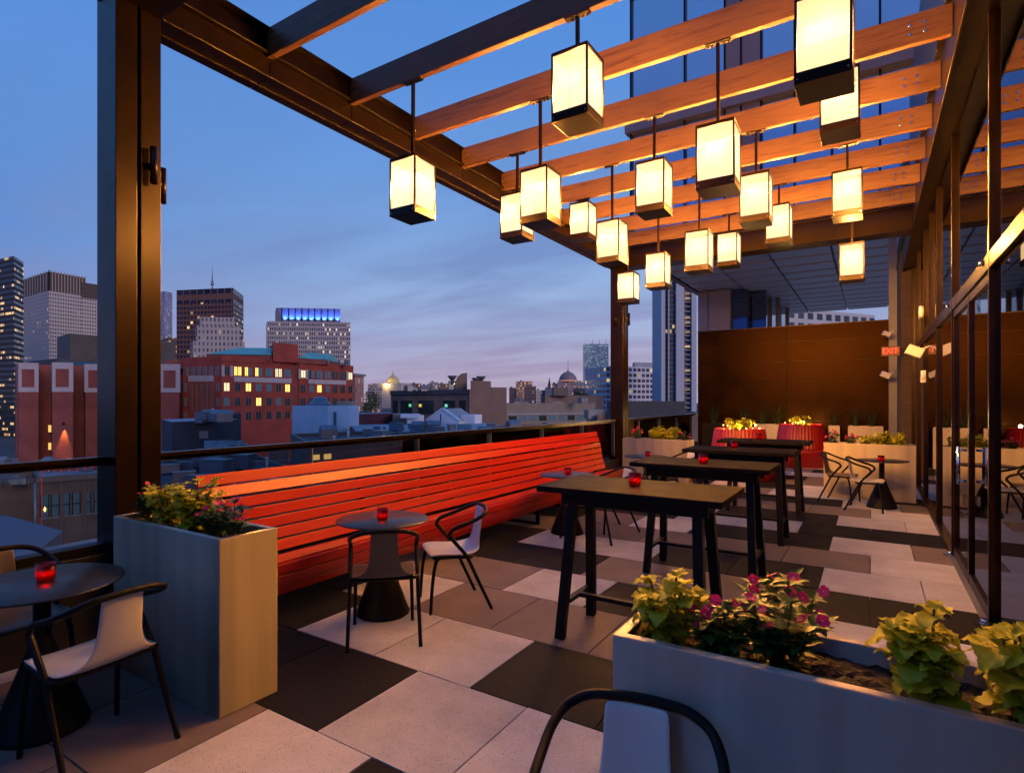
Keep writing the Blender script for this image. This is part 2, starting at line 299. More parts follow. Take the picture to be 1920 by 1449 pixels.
M_ = {}
M_['bronze']=mat('bronze_painted_steel',(.017,.0072,.0015),.36,.75,.14,3,.02,90,spec=.12,coat=.35)
M_['black']=mat('black_painted_metal',(.007,.0065,.007),.42,0,.15,8,.03,120,spec=.15)
M_['tabletop']=mat('dark_laminate_top',(.013,.011,.012),.55,0,.12,9,.02,200,spec=.02)
M_['cafetop']=mat('charcoal_table_top',(.011,.012,.015),.34,0,.1,9,spec=.45)
M_['wood']=wood_mat()
M_['white']=tile_mat('white_terrazzo',(.54,.52,.545),(.13,.11,.11),.42,.52)
M_['taupe']=tile_mat('taupe_paver',(.205,.165,.152),(.15,.12,.11),.3,.5)
M_['dark']=tile_mat('charcoal_paver',(.012,.0115,.014),(.07,.065,.07),.18,.65)
M_['joint']=mat('dark_joint',(.02,.017,.016),.9)  # dark colour of the slab in the open joints
M_['steel']=steel_mat('brushed_steel',(.58,.51,.42),.55)
M_['chrome']=mat('polished_steel',(.7,.7,.7),.15,1)
M_['red']=mat('red_lacquered_slats',(.42,.014,.006),.36,0,.16,2.2,.05,30,coat=.1,stretch=(9,.5,9))
M_['shell']=mat('white_chair_shell',(.66,.63,.60),.36,0,.03,5)
M_['shell_dark']=mat('brown_chair_shell',(.105,.082,.062),.40,0,.05,5)
M_['chairframe']=mat('black_chair_frame',(.008,.007,.007),.42,0,.1,20,spec=.15)
M_['soil']=mat('bark_mulch',(.020,.012,.009),.9,0,.6,40,.9,70)
M_['curb']=mat('black_curb',(.012,.012,.015),.5,0,.2,4)
M_['potred']=mat('red_pot',(.26,.008,.006),.4,0,.08,6)
M_['panel']=mat('brown_wall_panel',(.0165,.0066,.0013),.36,.75,.25,1.5,.05,30,spec=.06)
M_['greymetal']=mat('grey_metal_panel',(.13,.13,.15),.4,.2,.12,1.2)
M_['mauve']=mat('stone_cladding',(.33,.29,.33),.55,0,.08,.6)
M_['soffit']=mat('soffit_panel',(.55,.51,.49),.45,.0,.06,.5)
M_['concrete']=mat('grey_concrete',(.22,.21,.23),.8,0,.2,1.0)
M_['roofgrey']=mat('pale_membrane_roof',(.26,.28,.33),.75,0,.2,.25)
M_['roofdark']=mat('dark_gravel_roof',(.07,.07,.085),.9,0,.3,.3)
M_['duct']=mat('galvanised_duct',(.22,.23,.25),.45,.5,.15,1)
M_['copper']=mat('green_copper_roof',(.10,.34,.33),.6,0,.2,.2)
M_['asphalt']=mat('city_ground',(.035,.035,.042),.9,0,.3,.02)
M_['whiteplastic']=mat('white_plastic',(.75,.72,.66),.4)
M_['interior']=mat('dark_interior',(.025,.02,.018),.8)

def emis(name,col,s):
    m,nt,b=newmat(name); b.inputs['Base Color'].default_value=(*[c*.3 for c in col],1); b.inputs['Emission Color'].default_value=(*col,1); b.inputs['Emission Strength'].default_value=s; return m
def glass_mat(name, tint, ior=1.5, rough=.0, base=0.0):   # thin pane: mirror by Fresnel over a tinted clear sheet
    m,nt,b=newmat(name); nt.nodes.remove(b); out=nt.nodes['Material Output']
    tr=node(nt,'ShaderNodeBsdfTransparent'); tr.inputs[0].default_value=(*tint,1)
    gl=node(nt,'ShaderNodeBsdfGlossy'); gl.inputs['Roughness'].default_value=rough; gl.inputs['Color'].default_value=(.95,.95,.95,1)
    fr=node(nt,'ShaderNodeFresnel'); fr.inputs['IOR'].default_value=ior
    ad=node(nt,'ShaderNodeMath',operation='ADD',use_clamp=True); nt.links.new(fr.outputs[0],ad.inputs[0]); ad.inputs[1].default_value=base
    mx=node(nt,'ShaderNodeMixShader'); nt.links.new(ad.outputs[0],mx.inputs[0]); nt.links.new(tr.outputs[0],mx.inputs[1]); nt.links.new(gl.outputs[0],mx.inputs[2]); nt.links.new(mx.outputs[0],out.inputs[0])
    return m
M_['storeglass']=glass_mat('storefront_glass',(.26,.25,.24),1.9,0,.10)
M_['railglass']=glass_mat('rail_glass',(.80,.86,.88),1.35,0,.0)

# ================================================================== TERRACE
PT,X0,Y0=.7720,-.0129,2.6935
GRID={-3:'WWTTTWWW',-2:'WTTWDWWW',-1:'DDDDWWDW',0:'TDWWDDTW',1:'TDWTTTDW',2:'DTTWDDWW',3:'DDDDTTDD',4:'TDWWDDWW',5:'TTTTTTTW',6:'DDTWDDWT',7:'TDDDWWDD',8:'WTTWDDWW',9:'DWTDTTTW',10:'TWDWDDWT',11:'WDWTTWWD',12:'TWDWDWTW',13:'DTWDDTWW',14:'WDTWDTDW',15:'TDWDWWTD',16:'DWTDTDWT',17:'WTDWDWTD',18:'TDWTDTDW',19:'DWTDWWDT'}
mbt=MB(); tones=[]
for j in range(-8,20):
    par=1 if j%2==0 else 0
    row=GRID.get(j)
    for k in range(-7,2):
        i=2*k+par; x0=X0+i*PT/2; x1=x0+PT
        x0=max(x0,-4.43); x1=min(x1,1.4)
        if x1-x0<.03: continue
        ch=row[k+7] if row and k<=0 else RND.choice('WDT')
        g=.0045; y0=Y0+j*PT
        dz=RND.uniform(-.0012,.0012)
        n0=len(mbt.f); mbt.box(x0+g,x1-g,y0+g,y0+PT-g,-.03,dz,'WTD'.index(ch))
        tones += [RND.uniform(.88,1.1)]*(len(mbt.f)-n0)
fl=mbt.build('terrace_floor',[M_['white'],M_['taupe'],M_['dark']]); tag(fl,kind='structure')
a=fl.data.attributes.new('tone','FLOAT','FACE'); a.data.foreach_set('value',tones)
mb=MB(); mb.box(-4.62,1.5,-4,18.0,-.6,-.035); tag(mb.build('terrace_slab',M_['joint']),kind='structure')

# ---- curb with the glass balustrade
curb=MB(); curb.box(-4.66,-4.44,-4,1.88,-.3,.60); curb.box(-4.66,-4.44,1.88,18,-.3,.42)
gr=empty('glass_balustrade',(-4.55,0,0),0,'frameless glass balustrade with dark handrail on black curb along the terrace edge','balustrade')
P0=Vector((4.55,0,0))
def bal(mb,name,m,parent=gr,bevel=0):
    for v in mb.v: v += P0
    return mb.build(name,m,parent,bevel)
bal(curb,'curb',M_['curb'],gr,.006)
mb=MB(); mb.box(-4.54,-4.46,-4,17.9,1.235,1.262); mb.box(-4.54,-4.50,-4,17.9,1.2,1.235); bal(mb,'handrail',M_['bronze'])
mb=MB(); mb.box(-4.57,-4.47,-4,1.87,.60,.66); bal(mb,'base_rail',M_['black'],gr,.004)
y=-3.9
for y in [-3.3,-1.75,-.2,1.35,2.9,4.45,6.0,7.55,9.1,10.65,12.2,13.75,15.3,16.85]:
    mb=MB(); mb.box(-4.527,-4.513,y-.77,y+.77,.5,1.2); bal(mb,'glass_pane',M_['railglass'])
    mb=MB(); mb.box(-4.531,-4.509,y+.771,y+.779,.5,1.2); bal(mb,'pane_clip',M_['duct'])
mb=MB(); mb.box(-4.93,-4.67,-4,18,-.4,.612)
tag(mb.build('parapet_coping',M_['roofgrey'],None,.01),'pale grey parapet coping outside the glass balustrade','parapet')

# ================================================================== PERGOLA
pg=empty('pergola',(0,0,0),0,'bronze steel pergola with reddish timber rafters over the terrace','pergola')
ZB,ZR0,ZR1,ZT=4.43,4.594,4.84,4.83
def column(y0,y1,x0=-4.63,x1=-4.35,top=ZT+.03):
    g=.022; ym=(y0+y1)/2
    mb=MB(); mb.box(x0,x1,y0,ym-g/2,0,top); mb.box(x0,x1,ym+g/2,y1,0,top); mb.box(x0+.04,x1-.05,ym-g/2-.002,ym+g/2+.002,0,top-.01)
    c=mb.build('column',M_['bronze'],pg,.004); return c
c1=column(1.885,2.186); c2=column(11.5,11.8)
def sconce(parent,x,y,z,nx,ny):
    mb=MB(); p=Vector((x,y,z)); n=Vector((nx,ny,0)); mb.cyl(p,p+n*.035,.025,n=16); mb.cyl(p+n*.052-Vector((0,0,.13)),p+n*.052+Vector((0,0,.13)),.024,n=20)
    mb.build('sconce',M_['bronze'],parent)
sconce(c1,-4.35,2.11,3.33,1,0); sconce(c1,-4.43,2.186,3.25,0,1)
sconce(c2,-4.5,11.5,3.35,0,-1); sconce(c2,-4.35,11.7,3.37,1,0)
# outer beam: channel with stepped soffit, cut into lengths at each second rafter
mb=MB(); ys=[2.186]+[3.0912+.9301*k for k in range(0,9)]+[11.5]
mb.box(-4.63,-4.36,1.86,11.83,4.50,ZT)
for a_,b_ in zip(ys[:-1],ys[1:]):
    mb.box(-4.60,-4.352,a_+.004,b_-.004,4.435,4.50); mb.box(-4.36,-4.348,a_+.004,b_-.004,4.44,4.60); mb.box(-4.63,-4.52,a_+.004,b_-.004,4.42,4.435)
mb.box(-4.36,-4.30,1.86,11.83,4.612,4.628); mb.box(-4.36,-4.30,1.86,11.83,ZT-.012,ZT+.004)
mb.build('outer_beam',M_['bronze'],pg,.002)
mb=MB(); mb.box(-4.34,.55,1.885,2.186,ZB,ZT); mb.box(-4.34,.55,1.80,2.27,ZT-.03,ZT-.002); mb.build('end_beam',M_['bronze'],pg,.003)
mb=MB(); mb.box(-4.34,.55,11.5,11.8,ZB,ZT); mb.box(-4.34,.55,11.42,11.88,ZT-.03,ZT-.002); mb.box(-4.34,.55,11.44,11.86,ZB-.012,ZB+.006); mb.build('end_beam',M_['bronze'],pg,.003)
mb=MB(); mb.box(.55,.565,-3,18,ZB-.005,4.94); mb.box(.565,.80,-3,18,ZB+.05,4.93); mb.box(.50,.565,-3,18,4.90,4.94); mb.build('wall_beam',M_['bronze'],pg,.002)
RY=[3.0912+.9301*k for k in range(-1,9)]
for k,y in enumerate(RY):
    if k==0: continue
    mb=MB(); mb.box(-2.445,2.445,-.03,.03,0,ZR1-ZR0); o=mb.build('rafter',M_['wood'],pg,.004); o.location=(-1.9,y,ZR0)
    mb=MB()
    for xs in (-2.40,-2.36): 
        for zs in (.09,.16): mb.cyl((xs,-.036,zs),(xs,-.028,zs),.008,n=8)
    for xs in (2.16,2.26):
        for zs in (.08,.15): mb.cyl((xs,-.04,zs),(xs,-.028,zs),.011,n=8)
    mb.build('bolts',M_['chrome'],o)

# ================================================================== LANTERNS
def shade_mat():
    m,nt,b=newmat('frosted_shade'); nt.nodes.remove(b); out=nt.nodes['Material Output']
    tr=node(nt,'ShaderNodeBsdfTransparent'); tr.inputs[0].default_value=(.50,.46,.40,1)
    tl=node(nt,'ShaderNodeBsdfTranslucent'); tl.inputs[0].default_value=(.008,.0085,.012,1)
    em=node(nt,'ShaderNodeEmission'); em.inputs[0].default_value=(1,.77,.43,1); em.inputs[1].default_value=.80
    a1=node(nt,'ShaderNodeAddShader'); a2=node(nt,'ShaderNodeAddShader')
    nt.links.new(tr.outputs[0],a1.inputs[0]); nt.links.new(tl.outputs[0],a1.inputs[1]); nt.links.new(a1.outputs[0],a2.inputs[0]); nt.links.new(em.outputs[0],a2.inputs[1]); nt.links.new(a2.outputs[0],out.inputs[0])
    return m
M_['shade']=shade_mat()
LP=14.0
ld=bpy.data.lights.new('lantern_lamp','POINT'); ld.energy=LP*33; ld.color=(1,.43,.085); ld.shadow_soft_size=.06
ld.use_nodes=True; _l=ld.node_tree; _em=_l.nodes.get('Emission'); _g=_l.nodes.new('ShaderNodeNewGeometry'); _s=_l.nodes.new('ShaderNodeSeparateXYZ'); _l.links.new(_g.outputs['Incoming'],_s.inputs[0])
_p=_l.nodes.new('ShaderNodeMath'); _p.operation='MULTIPLY'; _l.links.new(_s.outputs['Z'],_p.inputs[0]); _l.links.new(_s.outputs['Z'],_p.inputs[1])
_q=_l.nodes.new('ShaderNodeMath'); _q.operation='SUBTRACT'; _q.inputs[0].default_value=1.04; _l.links.new(_p.outputs[0],_q.inputs[1]); _l.links.new(_q.outputs[0],_em.inputs['Strength'])
LW,LH=.285,.51
def make_lantern(drop):
    """origin at the rafter underside, box hangs so that its bottom is `drop` below"""
    r=empty('box_lantern'); w=LW/2; zb=-drop; zt=zb+LH; t=.014
    mb=MB(); mb.box(-.013,.013,-.013,.013,zt+.01,-.008); mb.build('rod',M_['bronze'],r)
    mb=MB(); mb.box(-.10,.10,-.028,.028,-.012,-.0005)
    for sx in (-.08,-.045,.045,.08): mb.cyl((sx,.012,-.022),(sx,.012,-.011),.008,n=8)
    mb.build('mounting_plate',M_['bronze'],r)
    mb=MB()
    for sx in (-1,1):
        for sy in (-1,1): mb.box(sx*w-t/2,sx*w+t/2,sy*w-t/2,sy*w+t/2,zb+.055,zt)
    for sx in (-1,1): mb.box(sx*w-t/2,sx*w+t/2,-w+t/2,w-t/2,zt-t,zt); mb.box(sx*w-t/2,sx*w+t/2,-w+t/2,w-t/2,zb+.055,zb+.055+t)
    for sy in (-1,1): mb.box(-w+t/2,w-t/2,sy*w-t/2,sy*w+t/2,zt-t,zt); mb.box(-w+t/2,w-t/2,sy*w-t/2,sy*w+t/2,zb+.055,zb+.055+t)
    mb.build('frame',M_['bronze'],r)
    mb=MB(); mb.box(-w-t/2,w+t/2,-w-t/2,w+t/2,zb+.0,zb+.0545); mb.build('bottom_tray',M_['bronze'],r,.002)
    mb=MB()
    for sx in (-1,1):
        for sy in (-1,1): mb.cyl((sx*(w-.012),sy*(w+.011),zb+.028),(sx*(w-.012),sy*(w+.0065),zb+.028),.006,n=8); mb.cyl((sx*(w+.011),sy*(w-.012),zb+.028),(sx*(w+.0065),sy*(w-.012),zb+.028),.006,n=8)
    mb.build('screws',M_['chrome'],r)
    mb=MB(); mb.box(-w-t/2+.001,w+t/2-.001,-w-t/2+.001,w+t/2-.001,zt+.0005,zt+.012); mb.build('top_cap',M_['bronze'],r)
    for (ax,s) in ((0,-1),(0,1),(1,-1),(1,1)):
        mb=MB(); q=w-.001
        if ax==0: mb.quad((s*q,-q+.006,zb+.065),(s*q,q-.006,zb+.065),(s*q,q-.006,zt-.01),(s*q,-q+.006,zt-.01))
        else: mb.quad((-q+.006,s*q,zb+.065),(q-.006,s*q,zb+.065),(q-.006,s*q,zt-.01),(-q+.006,s*q,zt-.01))
        mb.build('shade_pane',M_['shade'],r)
    lo=bpy.data.objects.new('lamp',ld); C.objects.link(lo); lo.parent=r; lo.location=(0,0,zt-.20)
    return r
protos={}
XC=[-3.54,-2.72,-1.885,-1.06,-.235]
ORD={2:'third',3:'fourth',4:'fifth',5:'sixth',6:'seventh',7:'eighth',8:'ninth',9:'last'}
LANT=[(2,0,3.32),(2,2,3.75),(2,4,3.54),(3,1,3.36),(3,3,3.36),(4,0,3.56),(4,2,3.57),(4,4,3.97),(5,1,3.35),(5,3,3.57),(6,0,3.99),(6,2,3.32),(6,4,3.74),(7,1,3.35),(7,3,3.77),(8,0,3.33),(8,2,3.75),(8,4,3.34)]
LLAB={(2,0):'cream box lantern nearest the big left column, hanging low in front of the sky',
(2,2):'large cream box lantern in the middle of the second rafter from the front, short rod',
(2,4):'biggest cream box lantern, cut off by the top of the picture near the glass wall',
(3,1):'low cream box lantern on the third rafter, overlapping a smaller one by the outer beam',
(3,3):'big low cream box lantern on a long rod from the third rafter, right of centre',
(4,0):'cream box lantern on the fourth rafter beside the outer beam, partly behind a nearer one',
(4,2):'cream box lantern in the middle of the fourth rafter, against timber and blue tower',
(4,4):'cream box lantern hanging high on the fourth rafter just below the biggest lantern',
(5,1):'low cream box lantern on the fifth rafter directly in front of the far column top',
(5,3):'cream box lantern on the fifth rafter, right behind the big low one right of centre',
(6,0):'small cream box lantern tight under the sixth rafter by the outer beam',
(6,2):'cream box lantern hanging low from the sixth rafter above the dark back wall corner',
(6,4):'cream box lantern on the sixth rafter above the most distant one by the glass wall',
(7,1):'small low cream box lantern on the seventh rafter between far column and pale tower',
(7,3):'small cream box lantern close under the seventh rafter beside a larger fifth-rafter one',
(8,0):'smallest and lowest cream box lantern, beside the far column on the eighth rafter',
(8,2):'small cream box lantern in the middle of the eighth rafter before the grey soffit',
(8,4):'lone low cream box lantern nearest the far end of the glass wall'}
for (k,ci,zb) in LANT:
    drop=round(ZR0-zb,2)
    if drop not in protos: r=make_lantern(drop); protos[drop]=r
    else: r=copy_tree(protos[drop])
    r.location=(XC[ci],RY[k],ZR0); r.rotation_euler=(RND.uniform(-.006,.006),RND.uniform(-.006,.006),RND.uniform(-.03,.03)); tag(r,LLAB[(k,ci)],'lantern','box lanterns hanging from the pergola')
# RY[0] lies a bay before the first rafter in the picture, hence RY[k] is rafter k

# ================================================================== BENCH
BY0,BY1=2.35,9.75
bn=empty('slatted_bench',(-3.95,BY0,0),0,'long red slatted bench with high curved back along the balustrade','bench')
def bpart(mb,name,m,bevel=0):
    for v in mb.v: v -= Vector((-3.95,BY0,0))
    return mb.build(name,m,bn,bevel)
def slat(mb,xa,za,xb,zb,t=.022,gap=.0075,y0=BY0,y1=BY1):
    a=Vector((xa,0,za)); b=Vector((xb,0,zb)); d=(b-a).normalized(); n=Vector((-d.z,0,d.x))
    a=a+d*gap; b=b-d*gap
    cuts=[y0,y0+(y1-y0)*.335,y0+(y1-y0)*.665,y1]
    for c0,c1 in zip(cuts[:-1],cuts[1:]):
        k=len(mb.v)
        for yy in (c0+.001,c1-.001):
            for p in (a,b,b-n*t,a-n*t): mb.v.append(Vector((p.x,yy,p.z)))
        for q in ((0,1,2,3),(7,6,5,4),(0,4,5,1),(1,5,6,2),(2,6,7,3),(3,7,4,0)): mb.face([k+i for i in q])
back=[(-4.035,.43),(-4.065,.525),(-4.092,.62),(-4.112,.715),(-4.128,.81),(-4.145,.905),(-4.188,.998),(-4.215,1.098)]
mb=MB()
for (a_,b_) in zip(back[:-1],back[1:]): slat(mb,a_[0],a_[1],b_[0],b_[1])
bpart(mb,'back_slats',M_['red'],.003)
seat=[(-3.665,.462),(-3.755,.452),(-3.845,.438),(-3.935,.424),(-4.02,.412)]
mb=MB()
for (a_,b_) in zip(seat[:-1],seat[1:]): slat(mb,b_[0],b_[1],a_[0],a_[1],.022)
for v in mb.v: pass
bpart(mb,'seat_slats',M_['red'],.003)
apron=[(-3.655,.448),(-3.662,.36),(-3.685,.272),(-3.72,.19)]
mb=MB()
for (a_,b_) in zip(apron[:-1],apron[1:]): slat(mb,b_[0],b_[1],a_[0],a_[1],-.022)
bpart(mb,'front_slats',M_['red'],.003)
for i in range(6):
    y=BY0+.25+(BY1-BY0-.5)*i/5
    mb=MB(); pts=[(-3.70,0.0),(-3.70,.40),(-4.0,.385)]
    mb.beam((-3.74,y,.02),(-4.28,y,.02),.05,.03,up=(0,0,1)); mb.beam((-3.74,y,.0),(-3.74,y,.40),.05,.03); mb.beam((-4.26,y,.0),(-4.10,y,.42),.05,.03); mb.beam((-3.70,y,.42),(-4.05,y,.385),.05,.03)
    for (a_,b_) in zip(back[:-1],back[1:]): mb.beam((a_[0]-.05,y,a_[1]-.02),(b_[0]-.05,y,b_[1]-.02),.05,.03)
    bpart(mb,'leg',M_['black'])

# ================================================================== TABLES
def cafe_table(x,y,label):
    r=empty('cafe_table',(x,y,0),0,label,'table','round pedestal tables')
    mb=MB(); R=.355
    mb.lathe([(0,.732),(R-.004,.732),(R,.728),(R,.724),(R-.006,.72),(0,.72)],64); mb.build('table_top',M_['cafetop'],r)
    mb=MB(); mb.lathe([(.0375,.42),(.0375,.70),(.09,.71),(.09,.72)],28); mb.build('post',M_['black'],r)
    mb=MB(); mb.lathe([(0.0,.004),(.205,.004),(.207,.012),(.2,.03),(.062,.40),(.045,.445),(.0376,.46)],48); mb.build('cone_base',M_['black'],r)
    return r
ct=[(-3.53,1.19,'round charcoal café table in the near left corner, beside the tall steel planter'),(-3.20,3.28,'round café table with cone base in front of the near end of the red bench'),(-3.20,6.52,'round café table by the middle of the red bench, behind the nearest bar table'),(-3.14,9.35,'round café table by the far end of the red bench and pale flower planter'),(.13,10.72,'round café table by the glass wall in front of the far steel planter')]
for i,t in enumerate(ct):
    if i==0: proto_ct=cafe_table(*t)
    else:
        r=copy_tree(proto_ct); r.location=(t[0],t[1],0); r['label']=t[2]
def bar_table(x,y,label):
    r=empty('bar_table',(x,y,0),0,label,'bar table','row of black bar tables')
    mb=MB(); mb.box(-.615,.615,-.355,.355,1.022,1.062); mb.build('table_top',M_['tabletop'],r,.004)
    mb=MB(); mb.box(-.50,.50,-.20,-.17,.925,1.0215); mb.box(-.50,.50,.17,.20,.925,1.0215); mb.box(-.48,-.45,-.17,.17,.93,1.0215); mb.box(.45,.48,-.17,.17,.93,1.0215); mb.build('apron',M_['black'],r,.002)
    for sx in (-1,1):
        for sy in (-1,1):
            mb=MB(); mb.beam((sx*.475,sy*.265,0),(sx*.425,sy*.135,1.021),.062,.062,up=(0,1,0)); mb.build('leg',M_['black'],r,.003)
        mb=MB(); mb.beam((sx*.462,-.235,.24),(sx*.462,.235,.24),.045,.03); mb.build('cross_rail',M_['black'],r,.002)
    mb=MB(); mb.beam((-.44,0,.24),(.44,0,.24),.045,.03); mb.build('foot_rail',M_['black'],r,.002)
    return r
bt=[(3.86,'nearest and largest tall black bar table, leftmost of the row'),(5.69,'second tall black bar table from the front of the row'),(7.52,'third tall black bar table, between the second and the farthest'),(9.42,'farthest tall black bar table, in front of the red tapered pots')]
for i,(y,l) in enumerate(bt):
    if i==0: proto_bt=bar_table(-1.343,y,l)
    else: r=copy_tree(proto_bt); r.location=(-1.343,y,0); r['label']=l

# ================================================================== CANDLES
def votive_mat():
    m,nt,b=newmat('red_votive_glass'); nt.nodes.remove(b); out=nt.nodes['Material Output']
    tr=node(nt,'ShaderNodeBsdfTransparent'); tr.inputs[0].default_value=(.80,.035,.025,1); tl=node(nt,'ShaderNodeBsdfTranslucent'); tl.inputs[0].default_value=(.9,.03,.015,1); gl=node(nt,'ShaderNodeBsdfGlossy'); gl.inputs['Roughness'].default_value=.06
    m1=node(nt,'ShaderNodeMixShader'); m1.inputs[0].default_value=.3; nt.links.new(tr.outputs[0],m1.inputs[1]); nt.links.new(tl.outputs[0],m1.inputs[2])
    fr=node(nt,'ShaderNodeFresnel'); fr.inputs['IOR'].default_value=1.4; m2=node(nt,'ShaderNodeMixShader'); nt.links.new(fr.outputs[0],m2.inputs[0]); nt.links.new(m1.outputs[0],m2.inputs[1]); nt.links.new(gl.outputs[0],m2.inputs[2]); nt.links.new(m2.outputs[0],out.inputs[0])
    return m
M_['votive']=votive_mat(); M_['wax']=mat('candle_wax',(.8,.6,.4),.5,emit=(1,.2,.03),es=.35); M_['flame']=emis('candle_flame',(1,.55,.2),22)
cl=bpy.data.lights.new('candle_light','POINT'); cl.energy=.45; cl.color=(1,.35,.1); cl.shadow_soft_size=.012
def candle(x,y,z,label):
    r=empty('votive_candle',(x,y,z),0,label,'candle','red glass votive candles')
    mb=MB(); mb.lathe([(0,.001),(.036,.001),(.041,.01),(.044,.085),(.0405,.085),(.037,.012),(0,.010)],32); mb.build('glass_cup',M_['votive'],r)
    mb=MB(); mb.lathe([(.033,.0125),(.033,.032),(0,.034)],20); mb.build('wax',M_['wax'],r)
    mb=MB(); mb.lathe([(0,.036),(.006,.044),(.004,.056),(0,.066)],10); mb.build('flame',M_['flame'],r)
    lo=bpy.data.objects.new('light',cl); C.objects.link(lo); lo.parent=r; lo.location=(0,0,.055)
    return r
cn=[(-3.555,1.215,.732,'red votive candle on the corner café table at the left edge'),(-3.18,3.255,.732,'red votive candle on the café table with the brown and white chairs'),(-3.18,6.50,.732,'red votive candle on the café table by the middle of the bench'),(-3.10,9.32,.732,'red votive candle on the farthest bench-side café table'),(.12,10.55,.732,'red votive candle on the café table by the glass wall'),
(-1.385,3.89,1.062,'largest red votive candle, on the nearest bar table'),(-1.335,5.62,1.062,'red votive candle on the second bar table from the front'),(-1.44,7.62,1.062,'red votive candle on the third bar table'),(-1.43,9.45,1.062,'red votive candle on the farthest bar table')]
for i,c in enumerate(cn):
    if i==0: pc=candle(*c)
    else: r=copy_tree(pc); r.location=c[:3]; r['label']=c[3]

# ================================================================== CHAIRS
def catmull(P,n=6):
    P=[Vector(p) for p in P]; out=[]
    for i in range(len(P)-1):
        p0=P[max(i-1,0)];p1=P[i];p2=P[i+1];p3=P[min(i+2,len(P)-1)]
        for k in range(n):
            t=k/n; out.append(.5*((2*p1)+(p2-p0)*t+(2*p0-5*p1+4*p2-p3)*t*t+(3*p1-p0-3*p2+p3)*t**3))
    out.append(P[-1]); return out
def make_chair(shell):
    """faces +y, origin on the floor"""
    r=empty('armchair')
    # one bent arm loop
    half=[(.247,.082,.605),(.249,.062,.645),(.251,.01,.672),(.25,-.08,.697),(.242,-.165,.727),(.212,-.235,.758),(.15,-.268,.782),(.07,-.278,.79),(0,-.28,.792)]
    loop=[(x,y,z) for x,y,z in half]+[(-x,y,z) for x,y,z in half[::-1][1:]]
    mb=MB(); mb.tube(catmull(loop,5),.0155,10); mb.build('arm_loop',M_['chairframe'],r)
    for s in (-1,1):
        # rear leg runs up past the seat to the front of the arm
        mb=MB(); p=[(s*.255,-.285,0),(s*.249,-.16,.25),(s*.246,-.07,.43),(s*.246,.0,.515),(s*.247,.084,.61)]; c=catmull(p,6); mb.tube(c,[.0135+.004*i/len(c) for i in range(len(c))],10); mb.build('leg',M_['chairframe'],r)
        mb=MB(); p=[(s*.225,.235,0),(s*.218,.215,.25),(s*.21,.185,.40),(s*.19,.14,.432)]; c=catmull(p,6); mb.tube(c,[.0135+.0035*i/len(c) for i in range(len(c))],10); mb.build('leg',M_['chairframe'],r)
    mb=MB(); q=[(-.24,-.06,.43),(-.22,.05,.432),(-.21,.17,.432),(-.18,.2,.434),(.18,.2,.434),(.21,.17,.432),(.22,.05,.432),(.24,-.06,.43),(.2,-.13,.43),(-.2,-.13,.43),(-.24,-.06,.43)]
    mb.tube(catmull(q,3),.013,8); mb.build('seat_frame',M_['chairframe'],r)
    # moulded shell: seat that sweeps up into a narrow backrest
    prof=[(.225,.433,.205),(.215,.443,.222),(.17,.452,.232),(.08,.447,.238),(0,.440,.238),(-.07,.437,.236),(-.13,.441,.232),(-.175,.456,.214),(-.203,.480,.168),(-.220,.517,.126),(-.233,.575,.108),(-.245,.65,.101),(-.256,.72,.099),(-.266,.783,.098)]
    rows=[]
    for (y,z,w) in prof:
        row=[]
        for j in range(11):
            c=-1+2*j/10; row.append((c*w, y+.012*(abs(c)**2)*(1 if z>.5 else 0), z+(.012*abs(c)**3 if z<.46 else 0)))
        rows.append(row)
    mb=MB(); mb.grid(rows); o=mb.build('seat_shell',M_[shell],r)
    so=o.modifiers.new('thickness','SOLIDIFY'); so.thickness=.011; so.offset=0
    sb=o.modifiers.new('smooth','SUBSURF'); sb.levels=1; sb.render_levels=1
    r.scale=(.94,.94,.99); return r
pcw=make_chair('shell'); pcd=make_chair('shell_dark')
def ang(dx,dy): return math.atan2(dy,dx)-pi/2
CH=[('w',-3.10,1.255,-.995,-.07,'white armchair seen from behind at the corner café table, beside the tall planter'),
('d',-4.02,1.22,1,.05,'brown-shelled armchair cut by the left edge, behind the corner café table'),
('d',-2.90,2.985,-.70,.71,'brown-shelled armchair seen from behind in front of the near bench table'),
('w',-2.885,3.75,-.62,-.78,'white armchair in profile beside the near bench table'),
('d',-2.84,6.22,-.70,.71,'armchair half hidden behind the nearest bar table, at the middle bench table'),
('w',-2.80,6.98,-.62,-.78,'white armchair beside the middle bench table, behind the nearest bar table'),
('d',-2.78,8.95,-.70,.71,'brown-shelled armchair behind the second bar table, at the farthest bench table'),
('w',-2.72,9.80,-.62,-.78,'white armchair at the farthest bench table, before the pale flower planter'),
('w',-.06,10.36,.92,-.1,'white armchair at the café table by the glass wall'),
('d',-.43,10.98,.95,-.25,'brown-shelled armchair by the corner of the far steel planter'),
('w',-.515,1.375,.22,-.97,'white armchair cut by the bottom edge, its back against the near steel planter')]
used=set()
for (k,x,y,dx,dy,l) in CH:
    p=pcw if k=='w' else pcd
    r=p if k not in used else copy_tree(p); used.add(k)
    r.location=(x,y,0); r.rotation_euler=(0,0,ang(dx,dy)); tag(r,l,'chair','bentwood style armchairs on the terrace')

